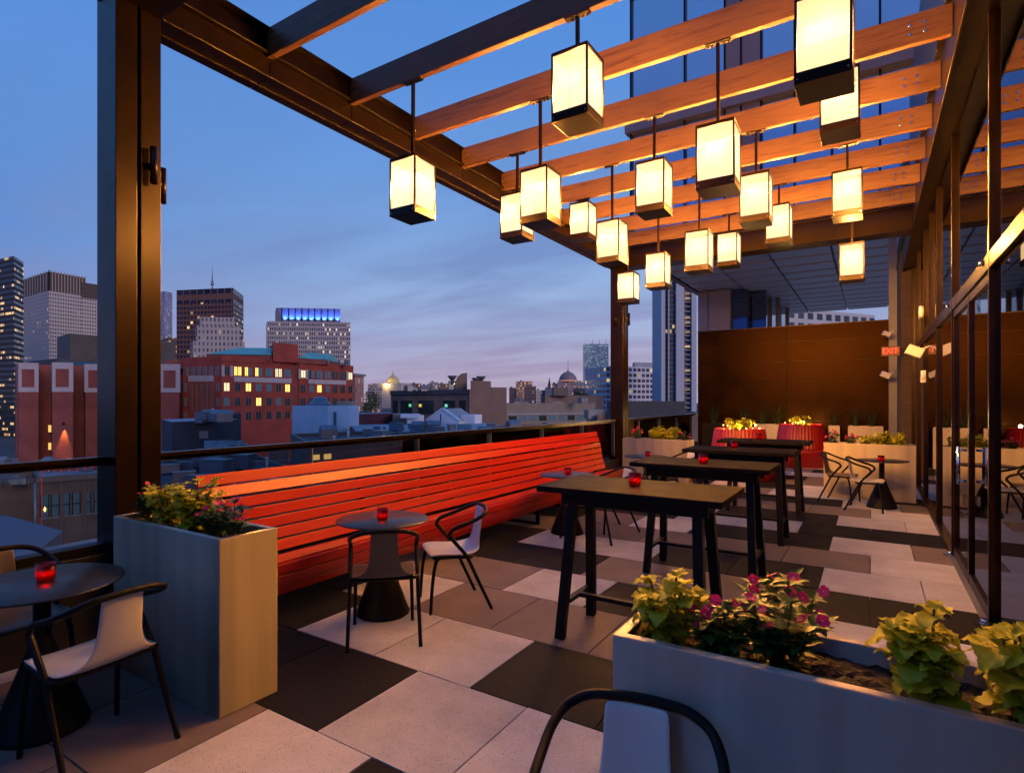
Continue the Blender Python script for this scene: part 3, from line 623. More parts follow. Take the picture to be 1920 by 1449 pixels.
# ================================================================== PLANTERS AND PLANTS
def planter(name,x0,x1,y0,y1,h,label,mats=None,lip=.035,cat='planter',group='brushed steel planter boxes',soil=True):
    mats=mats or M_['steel']; t=.004; cx_,cy_=(x0+x1)/2,(y0+y1)/2
    a,b=(x1-x0)/2,(y1-y0)/2
    mb=MB()
    def ring(r0,z0,r1,z1):
        A=[(-a+r0,-b+r0,z0),(a-r0,-b+r0,z0),(a-r0,b-r0,z0),(-a+r0,b-r0,z0)]; B=[(-a+r1,-b+r1,z1),(a-r1,-b+r1,z1),(a-r1,b-r1,z1),(-a+r1,b-r1,z1)]
        for i in range(4): j=(i+1)%4; mb.quad(A[i],A[j],B[j],B[i])
    ring(0,0,0,h); ring(0,h,lip,h); ring(lip,h,lip,h-.12)
    mb.quad((-a,-b,0),(-a,b,0),(a,b,0),(a,-b,0))
    o=mb.build(name,mats); o.location=(cx_,cy_,0); tag(o,label,cat,group)
    bv=o.modifiers.new('bevel','BEVEL'); bv.width=.004; bv.segments=2; bv.limit_method='ANGLE'
    wd=o.modifiers.new('weld','WELD'); wd.merge_threshold=.0005
    o.modifiers.move(1,0)
    if soil:
        nx,ny=max(8,int((x1-x0)/.02)),max(6,int((y1-y0)/.02)); rows=[]
        for i in range(nx+1):
            row=[]
            for j in range(ny+1):
                px=-a+lip+(2*a-2*lip)*i/nx; py=-b+lip+(2*b-2*lip)*j/ny
                z=h-.055+.018*noise.noise(Vector((px*7+x0*3,py*7,1)))+.016*noise.noise(Vector((px*40,py*40,4+x0)))
                row.append((px,py,z))
            rows.append(row)
        s=MB(); s.grid(rows,0,False); s.build('soil',M_['soil'],o)
    return o

def leafmat(name,c1,c2,rough=.45,trans=.35):
    m,nt,b=newmat(name); L=nt.links; oi=node(nt,'ShaderNodeAttribute'); oi.attribute_name='tone'
    uv=node(nt,'ShaderNodeTexCoord'); n=node(nt,'ShaderNodeTexNoise'); n.inputs['Scale'].default_value=55; n.inputs['Detail'].default_value=4; L.new(uv.outputs['Object'],n.inputs['Vector'])
    ad=node(nt,'ShaderNodeMath',operation='MULTIPLY_ADD'); L.new(n.outputs[0],ad.inputs[0]); ad.inputs[1].default_value=.5; L.new(oi.outputs['Fac'],ad.inputs[2])
    mx=node(nt,'ShaderNodeMix',data_type='RGBA'); L.new(ad.outputs[0],mx.inputs['Factor']); mx.inputs['A'].default_value=(*c1,1); mx.inputs['B'].default_value=(*c2,1); L.new(mx.outputs['Result'],b.inputs['Base Color'])
    b.inputs['Roughness'].default_value=rough; b.inputs['Specular IOR Level'].default_value=.35
    bp=node(nt,'ShaderNodeBump'); bp.inputs['Strength'].default_value=.25; bp.inputs['Distance'].default_value=.004; L.new(n.outputs[0],bp.inputs['Height']); L.new(bp.outputs[0],b.inputs['Normal'])
    tl=node(nt,'ShaderNodeBsdfTranslucent'); L.new(mx.outputs['Result'],tl.inputs[0])
    ms=node(nt,'ShaderNodeMixShader'); ms.inputs[0].default_value=trans; L.new(b.outputs[0],ms.inputs[1]); L.new(tl.outputs[0],ms.inputs[2]); L.new(ms.outputs[0],nt.nodes['Material Output'].inputs[0])
    return m
M_['coleus']=leafmat('chartreuse_leaf',(.26,.31,.012),(.70,.63,.03),.5,.4)
M_['vinca']=leafmat('dark_green_leaf',(.022,.066,.012),(.07,.15,.022),.42,.25)
M_['petal']=leafmat('magenta_petal',(.50,.012,.10),(.70,.03,.17),.5,.3)
M_['petalred']=leafmat('crimson_petal',(.45,.010,.07),(.62,.03,.12),.5,.3)
M_['eye']=mat('pale_flower_eye',(.75,.55,.6),.6)
M_['stem']=mat('plant_stem',(.10,.11,.03),.6)
M_['stemdark']=mat('woody_stem',(.09,.05,.025),.7)
M_['grassblade']=leafmat('ornamental_grass_blade',(.025,.045,.012),(.06,.09,.025),.5,.3)

class Leafy(MB):
    def __init__(s): super().__init__(); s.tone=[]
    def leaf(s,o,d,L,Wd,droop,fold=.25,ruf=.0,serr=.0,nl=7,m=0,rnd=RND,tone=None):
        o=Vector(o); d=Vector(d).normalized(); side=d.cross(Vector((0,0,1)))
        if side.length<1e-3: side=Vector((1,0,0))
        side.normalize(); rows=[]; p=o.copy(); ph=rnd.uniform(0,6)
        tw=rnd.uniform(-.35,.35)
        for i in range(nl+1):
            t=i/nl; dd=Matrix.Rotation(-droop*t,3,side)@d; up=side.cross(dd)
            sd=side*cos(tw*t)+up*sin(tw*t)
            w=Wd*.5*(sin(pi*min(1,(t*.93+.05))**.72)**.9 if t<1 else 0.0)
            if serr and i%2: w*=1+serr
            row=[]
            for c in (-1,-.5,0,.5,1):
                row.append(p+sd*(c*w)+up*(fold*abs(c)*w+ruf*Wd*sin(ph+t*11+c*3)*abs(c)))
            rows.append(row); p=p+dd*(L/nl)
        n0=len(s.f); s.grid(rows,m); k=len(s.f)-n0
        tn=rnd.uniform(-.25,.75) if tone is None else tone
        s.tone += [tn]*k
    def blade(s,p,d,L,w,droop,m=0,tone=.3,n=6):
        p=Vector(p); d=Vector(d).normalized(); side=d.cross(Vector((0,0,1))).normalized(); rows=[]
        for i in range(n+1):
            t=i/n; dd=Matrix.Rotation(-droop*t*t,3,side)@d; ww=w*(1-t**1.5)+.0004; rows.append([p-side*ww,p+side*ww]); p=p+dd*(L/n)
        n0=len(s.f); s.grid(rows,m); s.tone += [tone]*(len(s.f)-n0)
    def build(s,name,mats,parent=None,**k):
        o=super().build(name,mats,parent,**k)
        while len(s.tone)<len(s.f): s.tone.append(.4)
        a=o.data.attributes.new('tone','FLOAT','FACE'); a.data.foreach_set('value',s.tone); return o

def coleus(x,y,z,label,h=.26,spread=.13,stems=7,seed=1,big=1.0,parentname='coleus_plant',lean=(0,0)):
    R=random.Random(seed); r=empty(parentname,(x,y,z),0,label,'plant','chartreuse leafed plants')
    lf=Leafy(); st=MB()
    for s_ in range(stems):
        a=2*pi*s_/stems+R.uniform(-.4,.4); rad=spread*(.25 if s_==0 else R.uniform(.55,1)); hh=h*(1 if s_==0 else R.uniform(.55,.98))
        tip=Vector((rad*cos(a)+lean[0]*hh,rad*sin(a)+lean[1]*hh,hh)); base=Vector((rad*.2*cos(a),rad*.2*sin(a),-.03))
        mid=(base+tip)/2+Vector((R.uniform(-.01,.01),R.uniform(-.01,.01),.02)); path=catmull([base,mid,tip],4); st.tube(path,.0035,6)
        nodes=7
        for q in range(nodes):
            t=.28+.72*q/(nodes-1); p=path[min(len(path)-1,int(t*(len(path)-1)))]
            a2=q*pi/2+R.uniform(-.3,.3)+a
            cnt=2 if q<nodes-1 else 4
            for e in range(cnt):
                aa=a2+2*pi*e/cnt; pit=R.uniform(.0,.5) if q<nodes-1 else R.uniform(.35,.9)
                L=big*R.uniform(.048,.088)*(1 if q<nodes-1 else .62)
                lf.leaf(p,(cos(aa)*cos(pit),sin(aa)*cos(pit),sin(pit)),L,L*R.uniform(.66,.85),R.uniform(.6,1.7),.16,.10,.22,12,0,R,R.uniform(-.25,.55)+.35*(q/(nodes-1)))
    lf.build('foliage',M_['coleus'],r); st.build('stems',M_['stem'],r)
    return r
def bloom(p,d,R,size,cm):
    """five-petalled flower with a pale eye"""
    lf=Leafy(); d=Vector(d).normalized(); a=d.orthogonal().normalized(); b=d.cross(a); off=R.uniform(0,6)
    for i in range(5):
        t=off+2*pi*i/5; e=a*cos(t)+b*sin(t); sd=d.cross(e); rows=[]
        for k,(q,w) in enumerate(((.06,.08),(.3,.26),(.55,.42),(.8,.44),(.97,.24))):
            c=Vector(p)+e*(q*size)+d*(.12*size*sin(q*2.2)+k*.0002*i); rows.append([c-sd*(w*size),c+d*.02*size,c+sd*(w*size)])
        n0=len(lf.f); lf.grid(rows,0); lf.tone += [R.uniform(0,.6)]*(len(lf.f)-n0)
    n=len(lf.f); lf.cyl(Vector(p)+d*(.06*size),Vector(p)+d*(.13*size),.12*size,.09*size,7,1); lf.tone += [.5]*(len(lf.f)-n)
    return lf
def vinca(x,y,z,label,h=.2,spread=.13,stems=9,seed=1,flowers=8,red=False,fs=.019,parts=True):
    R=random.Random(seed); r=empty('periwinkle_plant',(x,y,z),0,label,'plant','pink flowering bedding plants')
    lf=Leafy(); st=MB(); tips=[]
    for s_ in range(stems):
        a=2*pi*s_/stems+R.uniform(-.4,.4); rad=spread*(.15 if s_==0 else R.uniform(.4,1)); hh=h*(1 if s_==0 else R.uniform(.45,.85))
        tip=Vector((rad*cos(a),rad*sin(a),hh)); base=Vector((rad*.25*cos(a),rad*.25*sin(a),-.03)); mid=(base+tip)/2+Vector((0,0,.015))
        path=catmull([base,mid,tip],5); st.tube(path,.0025,6); tips.append(tip)
        for q in range(12):
            t=.08+.92*q/11; p=path[min(len(path)-1,int(t*(len(path)-1)))]; a2=q*1.9+a
            for e in range(2 if q<11 else 4):
                aa=a2+pi*e*(1 if q<11 else .5); pit=R.uniform(.1,.7); L=R.uniform(.04,.068)
                lf.leaf(p,(cos(aa)*cos(pit),sin(aa)*cos(pit),sin(pit)),L,L*.48,R.uniform(.2,.9),.22,0,0,5,0,R)
    lf.build('foliage',M_['vinca'],r); st.build('stems',M_['stemdark'],r)
    cmat=M_['petalred'] if red else M_['petal']; allf=Leafy()
    for i in range(flowers):
        t=tips[i%len(tips)]; p=t+Vector((R.uniform(-.03,.03),R.uniform(-.03,.03),R.uniform(.005,.03) if i<len(tips) else R.uniform(-.05,.0)))
        b=bloom(p,(R.uniform(-.7,.7),R.uniform(-1,.2),R.uniform(.3,1)),R,fs,0); b.build('bloom',[cmat,M_['eye']],r)
    return r
def grass(x,y,z,label,seed,h=.6,n=45,parent='ornamental_grass'):
    R=random.Random(seed); lf=Leafy()
    for i in range(n):
        a=R.uniform(0,2*pi); t=R.uniform(.05,.4); lf.blade((.04*cos(a),.04*sin(a),-.02),(sin(t)*cos(a),sin(t)*sin(a),cos(t)),h*R.uniform(.6,1.1),.004,R.uniform(.3,1.5),0,R.uniform(0,.8))
    o=lf.build(parent,M_['grassblade']); o.location=(x,y,z); return tag(o,label,'plant','grasses in the tall planters by the back wall')

HP=.93
planter('planter_box',-3.99,-2.835,1.715,2.065,HP,'tall brushed steel planter at the foot of the big left column, its end orange')
planter('planter_box',-.672,.60,1.685,2.05,HP,'nearest brushed steel planter, cut by the lower right corner')
planter('planter_box',-4.06,-2.79,10.70,11.06,HP,'pale steel planter of yellow and pink plants beside the far column')
planter('planter_box',-.70,.60,11.43,11.79,HP,'steel planter with café table before it, left of the glass wall')
zs=HP-.045
coleus(-.555,1.86,zs,'chartreuse coleus at the left end of the nearest planter',.20,.12,9,11,1.0)
vinca(-.385,1.83,zs,'short magenta periwinkle between the coleus and the tallest flowering one',.14,.10,11,21,9)
vinca(-.225,1.87,zs,'tall magenta periwinkle in the middle of the nearest planter',.24,.15,17,22,18)
coleus(.115,1.845,zs,'upright bushy coleus with broad drooping leaves, on bare mulch in the nearest planter',.235,.075,9,13,1.0)
coleus(.315,1.86,zs,'chartreuse coleus cut by the right edge of the picture',.22,.09,9,14,1.0)
vinca(-3.88,1.88,zs,'red periwinkle at the column end of the tall left planter',.22,.09,8,31,9,True)
coleus(-3.66,1.89,zs,'smaller chartreuse coleus next to the column in the tall left planter',.24,.12,9,32,1.0)
coleus(-3.40,1.90,zs,'larger chartreuse coleus in the middle of the tall left planter',.29,.14,12,33,1.05)
vinca(-3.14,1.88,zs,'pink periwinkle in the middle right of the tall left planter',.17,.11,10,34,12,True)
vinca(-2.97,1.88,zs,'pink periwinkle at the bench end of the tall left planter',.21,.085,8,35,8)
vinca(-3.82,10.88,zs,'pink periwinkle at the left end of the pale far planter',.24,.15,8,41,9,True,.03)
coleus(-3.42,10.88,zs,'yellow-green bushy plant left of centre in the pale far planter',.27,.17,9,42,1.4)
coleus(-3.17,10.88,zs,'yellow-green bushy plant right of centre in the pale far planter',.25,.15,8,43,1.4)
vinca(-2.93,10.88,zs,'pink periwinkle at the right end of the pale far planter',.18,.12,8,44,9,True,.03)
vinca(-.55,11.6,zs,'pink periwinkle at the left end of the planter by the glass wall',.24,.1,8,51,9,True,.03)
vinca(-.30,11.6,zs,'second pink periwinkle in the planter by the glass wall',.17,.12,8,52,9,True,.03)
coleus(-.05,11.6,zs,'low leafy plant left of two round ones by the glass wall',.17,.12,8,53,1.2)
coleus(.16,11.6,zs,'round yellow-green plant in the middle of the planter by the glass wall',.24,.12,8,54,1.3)
coleus(.37,11.6,zs,'round yellow-green plant nearest the glass wall',.22,.12,8,55,1.3)

# ---- big red tapered pots with lit planting
ul=bpy.data.lights.new('pot_uplight','POINT'); ul.energy=15; ul.color=(1,.58,.2); ul.shadow_soft_size=.03
M_['bulb']=emis('string_bulb',(1,.5,.16),9)
def pot(x,y,label):
    r=empty('tapered_pot',(x,y,0),0,label,'pot','big red tapered pots')
    mb=MB(); mb.lathe([(.80,0),(.82,.015),(.97,.36),(1.0,.40),(.99,.43),(.95,.445),(.56,.448)],96); mb.build('round_seat',M_['potred'],r)
    mb=MB(); mb.lathe([(.59,.449),(.50,1.03),(.485,1.05),(.465,1.04),(.46,.93),(0,.93)],192,0,(0,0,0),True,.035,44); mb.build('fluted_body',M_['potred'],r)
    return r
p1=pot(-2.42,13.40,'nearer red tapered pot with glowing planting, behind the bar tables')
p2=copy_tree(p1); p2.location=(-1.53,16.75,0); p2['label']='farther red tapered pot with brightly lit yellow planting, against the back wall'
for i,(px,py,lab) in enumerate(((-2.42,13.40,'lamplit leafy plant with string bulbs in the nearer red pot'),(-1.53,16.75,'brightly lamplit yellow plant in the farther red pot'))):
    pl=coleus(px,py,.95,lab,.30,.30,12,61+i,1.7,'lit_pot_plant')
    R=random.Random(5+i)
    for q in range(14 if i==0 else 8):
        a=R.uniform(0,6.28); mb=MB(); rr=R.uniform(.2,.45); mb.lathe([(0,-.012),(.012,-.004),(.012,.006),(0,.014)],8,0,(rr*cos(a),rr*sin(a),R.uniform(.08,.2))); mb.build('string_bulb',M_['bulb'],pl)
    for q in range(3):
        a=2.1*q+.6; lo=bpy.data.objects.new('uplight',ul); C.objects.link(lo); lo.parent=pl; lo.location=(.33*cos(a),.33*sin(a),.14)

# ---- back wall and its tall planters
mb=MB()
zs_=[0,.55,1.1,1.65,2.2,2.75,3.3,3.72]
for z0,z1 in zip(zs_[:-1],zs_[1:]):
    for x0,x1 in ((-4.41,-2.0),(-2.0,.44)): mb.box(x0+.003,x1-.003,17.95,18.1,z0+.006,z1-.003)
bw=empty('screen_wall',(0,0,0),0,'dark brown panelled screen wall closing the far end of the terrace','wall')
mb.build('panels',M_['panel'],bw,.003)
mb=MB(); mb.box(-4.43,.46,17.98,18.12,0,3.72); mb.box(-4.43,.46,17.93,18.13,3.722,3.75); mb.build('backing',M_['bronze'],bw)
for i,(x0,x1,l) in enumerate(((-2.75,-2.12,'tall pale planter of grasses half hidden behind the farther red pot'),(-.96,-.70,'tall pale planter of grasses just right of the farther red pot'),(-.52,.25,'tall pale planter of grasses near the exit sign'))):
    planter('tall_planter',x0,x1,17.52,17.88,1.0,l,group='tall planters by the back wall')
GX=[(-3.9,'farthest left clump of grass before the dark wall'),(-3.1,'second clump of grass from the left by the dark wall'),(-2.6,'grass clump left of the farther red pot'),(-2.2,'grass clump behind the farther red pot'),(-.83,'grass clump right of the farther red pot'),(-.35,'grass clump in the planter near the exit sign'),(.0,'rightmost grass clump below the exit sign')]
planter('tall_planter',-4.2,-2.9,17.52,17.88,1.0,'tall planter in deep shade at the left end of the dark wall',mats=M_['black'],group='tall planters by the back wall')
for i,(x,l) in enumerate(GX): grass(x,17.7,.95,l,80+i,.75,50)

# ================================================================== OWN BUILDING: storefront, brick pier, upper wall, room behind the glass
hb=empty('terrace_building',(0,0,0),0,'building along the right side with dark steel window wall and grey upper wall','building')
mb=MB(); mb.box(.82,1.1,-4,18.3,4.95,9.7); mb.build('upper_wall',M_['greymetal'],hb)
mb=MB(); mb.box(4.5,22,-4.2,18.2,4.95,30); mb.build('upper_storeys',M_['greymetal'],hb)  # unseen setback block, added to keep sky light off the terrace
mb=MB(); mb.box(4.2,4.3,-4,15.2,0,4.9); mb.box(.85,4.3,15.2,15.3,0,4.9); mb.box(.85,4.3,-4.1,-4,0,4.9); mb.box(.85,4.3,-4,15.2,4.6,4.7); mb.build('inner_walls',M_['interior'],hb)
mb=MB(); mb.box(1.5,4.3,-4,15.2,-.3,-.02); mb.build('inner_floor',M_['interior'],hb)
mb=MB(); mb.box(-4.6,20,-4.2,18.2,-26,-.65); mb.build('lower_storeys',M_['concrete'],hb)
pier=MB(); x0,x1,y0,y1=.53,.92,15.2,18.0
pier.prism([Vector((x0,y0,0)),Vector((x1,y0,0)),Vector((x1,y1,0)),Vector((x0,y1,0))],0,4.95)
M_['brick']=brick_mat('brown_brick',(.045,.024,.017),(.07,.038,.028),(.03,.026,.024))
pier.build('brick_pier',M_['brick'],hb)
mb=MB(); mb.box(.36,.53,17.5,17.93,0,7.0); mb.build('corner_column',M_['greymetal'],hb)

sf=empty('window_wall',(.74,0,0),0,'tall dark steel window wall with double doors on the right','window wall')
def sp(mb,name,m,parent=sf,bevel=0):
    for v in mb.v: v -= Vector((.74,0,0))
    return mb.build(name,m,parent,bevel)
MU=[-1.6,.6,2.4,3.9,5.47,7.79,9.53,11.79,13.5,15.13]
for y in MU:
    mb=MB(); mb.box(.712,.80,y-.022,y+.022,0,ZB+.05); sp(mb,'mullion',M_['bronze'],sf,.003)
mb=MB(); mb.box(.715,.80,-4,15.1,2.615,2.735); sp(mb,'transom',M_['bronze'],sf,.003)
mb=MB(); mb.box(.70,.82,-4,5.44,0,.05); mb.box(.70,.82,7.82,15.1,0,.05); sp(mb,'sill',M_['bronze'],sf,.002)
mb=MB(); mb.box(.69,.83,5.5,7.76,-.02,.012); sp(mb,'threshold',M_['duct'],sf)
edges=[-4]+MU
for a_,b_ in zip(edges[:-1],edges[1:]):
    for z0,z1 in ((.05,2.6),(2.75,ZB)):
        if a_>5.4 and b_<7.9 and z0<1: continue
        mb=MB(); y0,y1=a_+.03,b_-.03; mb.box(.747,.753,y0,y1,z0,z1); sp(mb,'glass_pane',M_['storeglass'])
    if b_-a_>1.8 and a_>7:
        ym=(a_+b_)/2; mb=MB(); mb.box(.71,.80,ym-.018,ym+.018,2.75,ZB); sp(mb,'upper_mullion',M_['bronze'])
for (y0,y1,hs) in ((5.50,6.622,6.60),(6.628,7.76,6.65)):
    mb=MB(); s=.035
    mb.box(.725,.775,y0,y0+s,.02,2.60); mb.box(.725,.775,y1-s,y1,.02,2.60); mb.box(.727,.773,y0+s,y1-s,.02,.02+.09); mb.box(.727,.773,y0+s,y1-s,2.53,2.60)
    d=sp(mb,'door',M_['bronze'],sf,.002)
    mb=MB(); mb.box(.747,.753,y0+s,y1-s,.11,2.53); sp(mb,'glass_pane',M_['storeglass'],d)
    mb=MB(); mb.tube([(.713,hs,.93),(.655,hs,.93)],.011,10); mb.tube([(.713,hs,1.21),(.655,hs,1.21)],.011,10); mb.tube([(.655,hs,.90),(.655,hs,1.24)],.0125,12); sp(mb,'handle',M_['chrome'],d)
    mb=MB(); yy=y0 if y0<6 else y1; mb.cyl((.70,yy,.012),(.70,yy,.05),.03,n=16); mb.box(.64,.76,yy-.03,yy+.03,.004,.016); sp(mb,'floor_pivot',M_['chrome'],d)
    mb=MB(); mb.box(.69,.714,hs-.03,hs+.03,.72,.80); sp(mb,'lock',M_['chrome'],d)
for y in (5.50,7.76):
    mb=MB(); mb.cyl((.66,y,2.66),(.694,y,2.66),.022,n=14); sp(mb,'pivot_cap',M_['chrome'])

# ---- signs and fittings at the far end of the glass
def font_mesh(txt,size):
    cu=bpy.data.curves.new('lettering','FONT'); cu.body=txt; cu.size=size; cu.extrude=.003; cu.align_x='CENTER'; cu.align_y='CENTER'
    o=bpy.data.objects.new('lettering',cu); C.objects.link(o); dg=bpy.context.evaluated_depsgraph_get(); me=bpy.data.meshes.new_from_object(o.evaluated_get(dg)); bpy.data.objects.remove(o); return me
ex=empty('exit_sign',(.30,15.0,2.72),0,'red lit EXIT sign bracketed off the brick pier','sign')
ex.scale=(.82,1,.82); ex.location.x=.34
mb=MB(); mb.box(-.205,.205,0,.05,-.125,.125); mb.build('housing',mat('exit_housing',(.03,.012,.01),.4),ex,.004)
mb=MB(); mb.box(-.185,.185,-.004,-.0005,-.105,.105); mb.build('face',mat('exit_face',(.12,.008,.006),.4,emit=(1,.02,.01),es=.10),ex)
me=font_mesh('EXIT',.205); me.materials.append(emis('exit_letters',(1,.05,.03),3.2)); lt=bpy.data.objects.new('lettering',me); C.objects.link(lt); lt.parent=ex; lt.location=(-.012,-.008,0); lt.rotation_euler=(pi/2,0,0); lt.scale=(.82,1,1)
mb=MB(); mb.quad((.158,-.007,-.03),(.178,-.007,0),(.178,-.007,0.0005),(.158,-.007,.03)); mb.build('chevron',emis('exit_chevron',(1,.05,.03),2),ex)
mb=MB(); mb.box(.205,.235,.01,.04,-.06,.06); mb.build('bracket',M_['black'],ex)
def camera_box(name,x,y,z,label,cat,rot=0,sz=(.16,.12,.11)):
    r=empty(name,(x,y,z),rot,label,cat)
    mb=MB(); mb.cbox((0,0,0),*sz,M=Matrix.Rotation(.45,4,'Y')); mb.build('housing',M_['whiteplastic'],r,.012)
    mb=MB(); mb.cyl((sz[0]*.3,0,.02),(sz[0]*.3+.12,0,.07),.014,n=10); mb.build('bracket',M_['whiteplastic'],r); return r
camera_box('emergency_light',.56,11.05,2.42,'pair of tilted white emergency lamp heads on the window wall','light',0,(.22,.16,.15))
camera_box('security_floodlight',.28,16.9,2.28,'small white floodlight on the grey corner column below the exit sign','light',.2,(.2,.13,.13))
camera_box('ceiling_speaker',.30,16.95,3.28,'small white camera on the grey corner column above the exit sign','camera',.3,(.16,.12,.1))
mb=MB(); mb.lathe([(0,-.03),(.1,-.03),(.11,0),(.1,.03),(0,.03)],8); o=mb.build('wall_horn',M_['whiteplastic']); o.location=(.655,11.3,3.05); o.rotation_euler=(0,pi/2,0); tag(o,'white octagonal horn on the window wall above the emergency lamps','horn')
mb=MB(); mb.box(-.03,.03,-.1,.1,-.09,.09); mb.box(-.035,.0,-.16,-.1,-.03,.03); o=mb.build('card_reader',M_['whiteplastic'],None,.006); o.location=(.655,10.9,2.02); tag(o,'small white box on the window wall below the emergency lamps','box')

# ================================================================== CITY
GZ=-24.0
mb=MB(); mb.quad((-6000,-6000,GZ),(6000,-6000,GZ),(6000,6000,GZ),(-6000,6000,GZ)); tag(mb.build('city_ground',M_['asphalt']),kind='structure')
# low wooded hill under the skyline
rows=[]
for i in range(25):
    u=560+i*32; row=[]
    for q,(D,f_) in enumerate(((430,0),(560,.7),(700,1),(1000,.6),(1500,0))):
        p=ray(u,D); hh=max(0,1-((u-930)/330)**2); row.append((p.x,p.y,GZ-.5+f_*hh*(26+4*sin(i*1.3+q))))
    rows.append(row)
mb=MB(); mb.grid(rows); tag(mb.build('hill',mat('hill_ground',(.05,.05,.06),.9,0,.4,.02)),kind='structure')

def foot(a,b,c):       # three visible corners (column, distance) -> four ground corners
    A,B,Cc=ray(*a),ray(*b),ray(*c); return [A,B,Cc,A+Cc-B]
def tower(name,label,fp,z1,m,mroof=None,z0=GZ,cat='building',group=None,parent=None,part='walls'):
    if parent is None: parent=empty(name,(fp[1].x,fp[1].y,0),0,label,cat,group)
    o=Vector((parent.location.x,parent.location.y,0))
    mb=MB(); mb.prism([p-o for p in fp],z0,z1,0,1); mb.build(part,[m,mroof or M_['roofdark']],parent); return parent
def loc(b): return Vector((b.location.x,b.location.y,0))
def clutter(b,u0,u1,D0,D1,z,n,seed,big=1.0):
    R=random.Random(seed); o=loc(b)
    for i in range(n):
        u=R.uniform(u0,u1); D=R.uniform(D0,D1); q=ray(u,D)-o; kind=R.choice('bbpphgd'); M4=Matrix.Rotation(YAW+R.choice((0,.5,-.3)),4,'Z'); M4.translation=Vector((q.x,q.y,z)); mb=MB(); mm=R.choice((M_['duct'],M_['duct'],M_['roofdark'],M_['whiteplastic']))
        if kind=='b':
            w,d,h=R.uniform(.7,1.6)*big,R.uniform(.6,1.1)*big,R.uniform(.5,1.0)*big; mb.box(-w/2,w/2,-d/2,d/2,.12,h,0,M4); mb.box(-w/2-.03,w/2+.03,-d/2-.03,d/2+.03,h,h+.05,0,M4)
            for f in (-.35,.35): mb.box(f*w-.06,f*w+.06,-d/2,d/2,-.02,.12,0,M4)
            mb.build('air_unit',M_['duct'],b)
        elif kind=='p': h=R.uniform(.4,1.2); mb.cyl((q.x,q.y,z-.02),(q.x,q.y,z+h),.10,.10,10); mb.cyl((q.x,q.y,z+h),(q.x,q.y,z+h+.14),.2,.05,10); mb.build('vent_pipe',mm,b)
        elif kind=='h': mb.cyl((q.x,q.y,z-.02),(q.x,q.y,z+.5),.22,.22,12); mb.lathe([(.38,z+.5),(.34,z+.72),(.15,z+.86),(0,z+.88)],14,0,(q.x,q.y,0)); mb.build('roof_cowl',mm,b)
        elif kind=='g':
            w,d,h=1.5*big,1.1*big,.8*big; P=[M4@Vector(p) for p in ((-w/2,-d/2,-.02),(w/2,-d/2,-.02),(w/2,d/2,-.02),(-w/2,d/2,-.02),(-w/2,-d/2,h),(w/2,-d/2,h),(w/2,d/2,h),(-w/2,d/2,h),(-w/2,0,h*1.5),(w/2,0,h*1.5))]
            k=len(mb.v); mb.v+=P
            for f in ((0,1,5,4),(2,3,7,6),(1,2,6,9,5),(3,0,4,8,7),(4,5,9,8),(6,7,8,9)): mb.face([k+t for t in f])
            mb.build('roof_hatch',M_['duct'],b)
        else:
            L=R.uniform(1.5,4); mb.beam((q.x,q.y,z+.25),(q.x+FW.x*L*R.uniform(-.4,.4)+RT.x*L,q.y+FW.y*.3*L+RT.y*L,z+.25),.35,.3); mb.build('duct_run',M_['duct'],b)
    return b
def inset(fp,k):
    c=sum(fp,Vector((0,0,0)))/4; return [c+(p-c)*k for p in fp]
def sub(fp,s0,s1,t0,t1):        # part of a footprint: s along B->C, t along B->A
    A,B,Cc,D=fp; e=Cc-B; g=A-B; return [B+e*s0+g*t1,B+e*s0+g*t0,B+e*s1+g*t0,B+e*s1+g*t1]

# 1 dark office tower at the left edge
m=facade_mat('dark_tower_facade',(.035,.028,.026),(.02,.02,.025),1.6,3.9,.96,.42,.40,(1,.60,.24),1.2,cluster=.88)
b=tower('office_tower','dark brown office tower with rows of lit windows at the left edge',foot((-75,440),(26,405),(44,424)),zat(480,405),m)
# 2 pale gridded office block
m=facade_mat('gridded_facade',(.44,.37,.35),(.06,.06,.07),2.3,3.75,.55,.42,.26,(1,.66,.32),.8,cluster=.6,vary=.1)
m2=mat('dark_crown_fins',(.075,.05,.042),.6)
fp=foot((42,600),(92,560),(160,590)); b=tower('office_block','pale gridded office block with dark finned crown left of the big column',fp,zat(545,560),m)
tower('','',fp,zat(509,560),m2,None,zat(545,560)+.02,parent=b,part='crown')
o=Vector((b.location.x,b.location.y,0)); mb=MB()
for i in range(13):
    p=fp[1].lerp(fp[2],i/12)-o; mb.box(p.x-.35,p.x+.35,p.y-.35,p.y+.35,zat(545,560),zat(506,560))
for i in range(11):
    p=fp[1].lerp(fp[0],i/10)-o; mb.box(p.x-.35,p.x+.35,p.y-.35,p.y+.35,zat(545,560),zat(506,560))
mb.build('crown_fins',mat('pale_fins',(.35,.28,.25),.7),b)
fp2=foot((130,600),(153,586),(230,620)); tower('','',fp2,zat(558,586),m,parent=b,part='lower_wing'); tower('','',fp2,zat(529,586),m2,None,zat(558,586)+.02,parent=b,part='lower_crown')
# 3 dark building with plant room
m=mat('dark_stone_cladding',(.055,.045,.045),.6,0,.2,.3)
fp=foot((52,176),(106,163),(330,190)); b=tower('dark_building','dark low building with blocky roof plant between the gridded block and the brick annexe',fp,zat(672,163),m)
tower('','',foot((107,180),(131,170),(330,197)),zat(625,170),mat('dark_plant_room',(.075,.06,.055),.6,0,.2,.3),None,zat(672,163),parent=b,part='roof_plant')
tower('','',foot((100,170),(106,162.5),(180,166)),zat(677,162.5),mat('blue_glass_band',(.03,.09,.14),.15),None,zat(694,162.5),parent=b,part='glass_band')
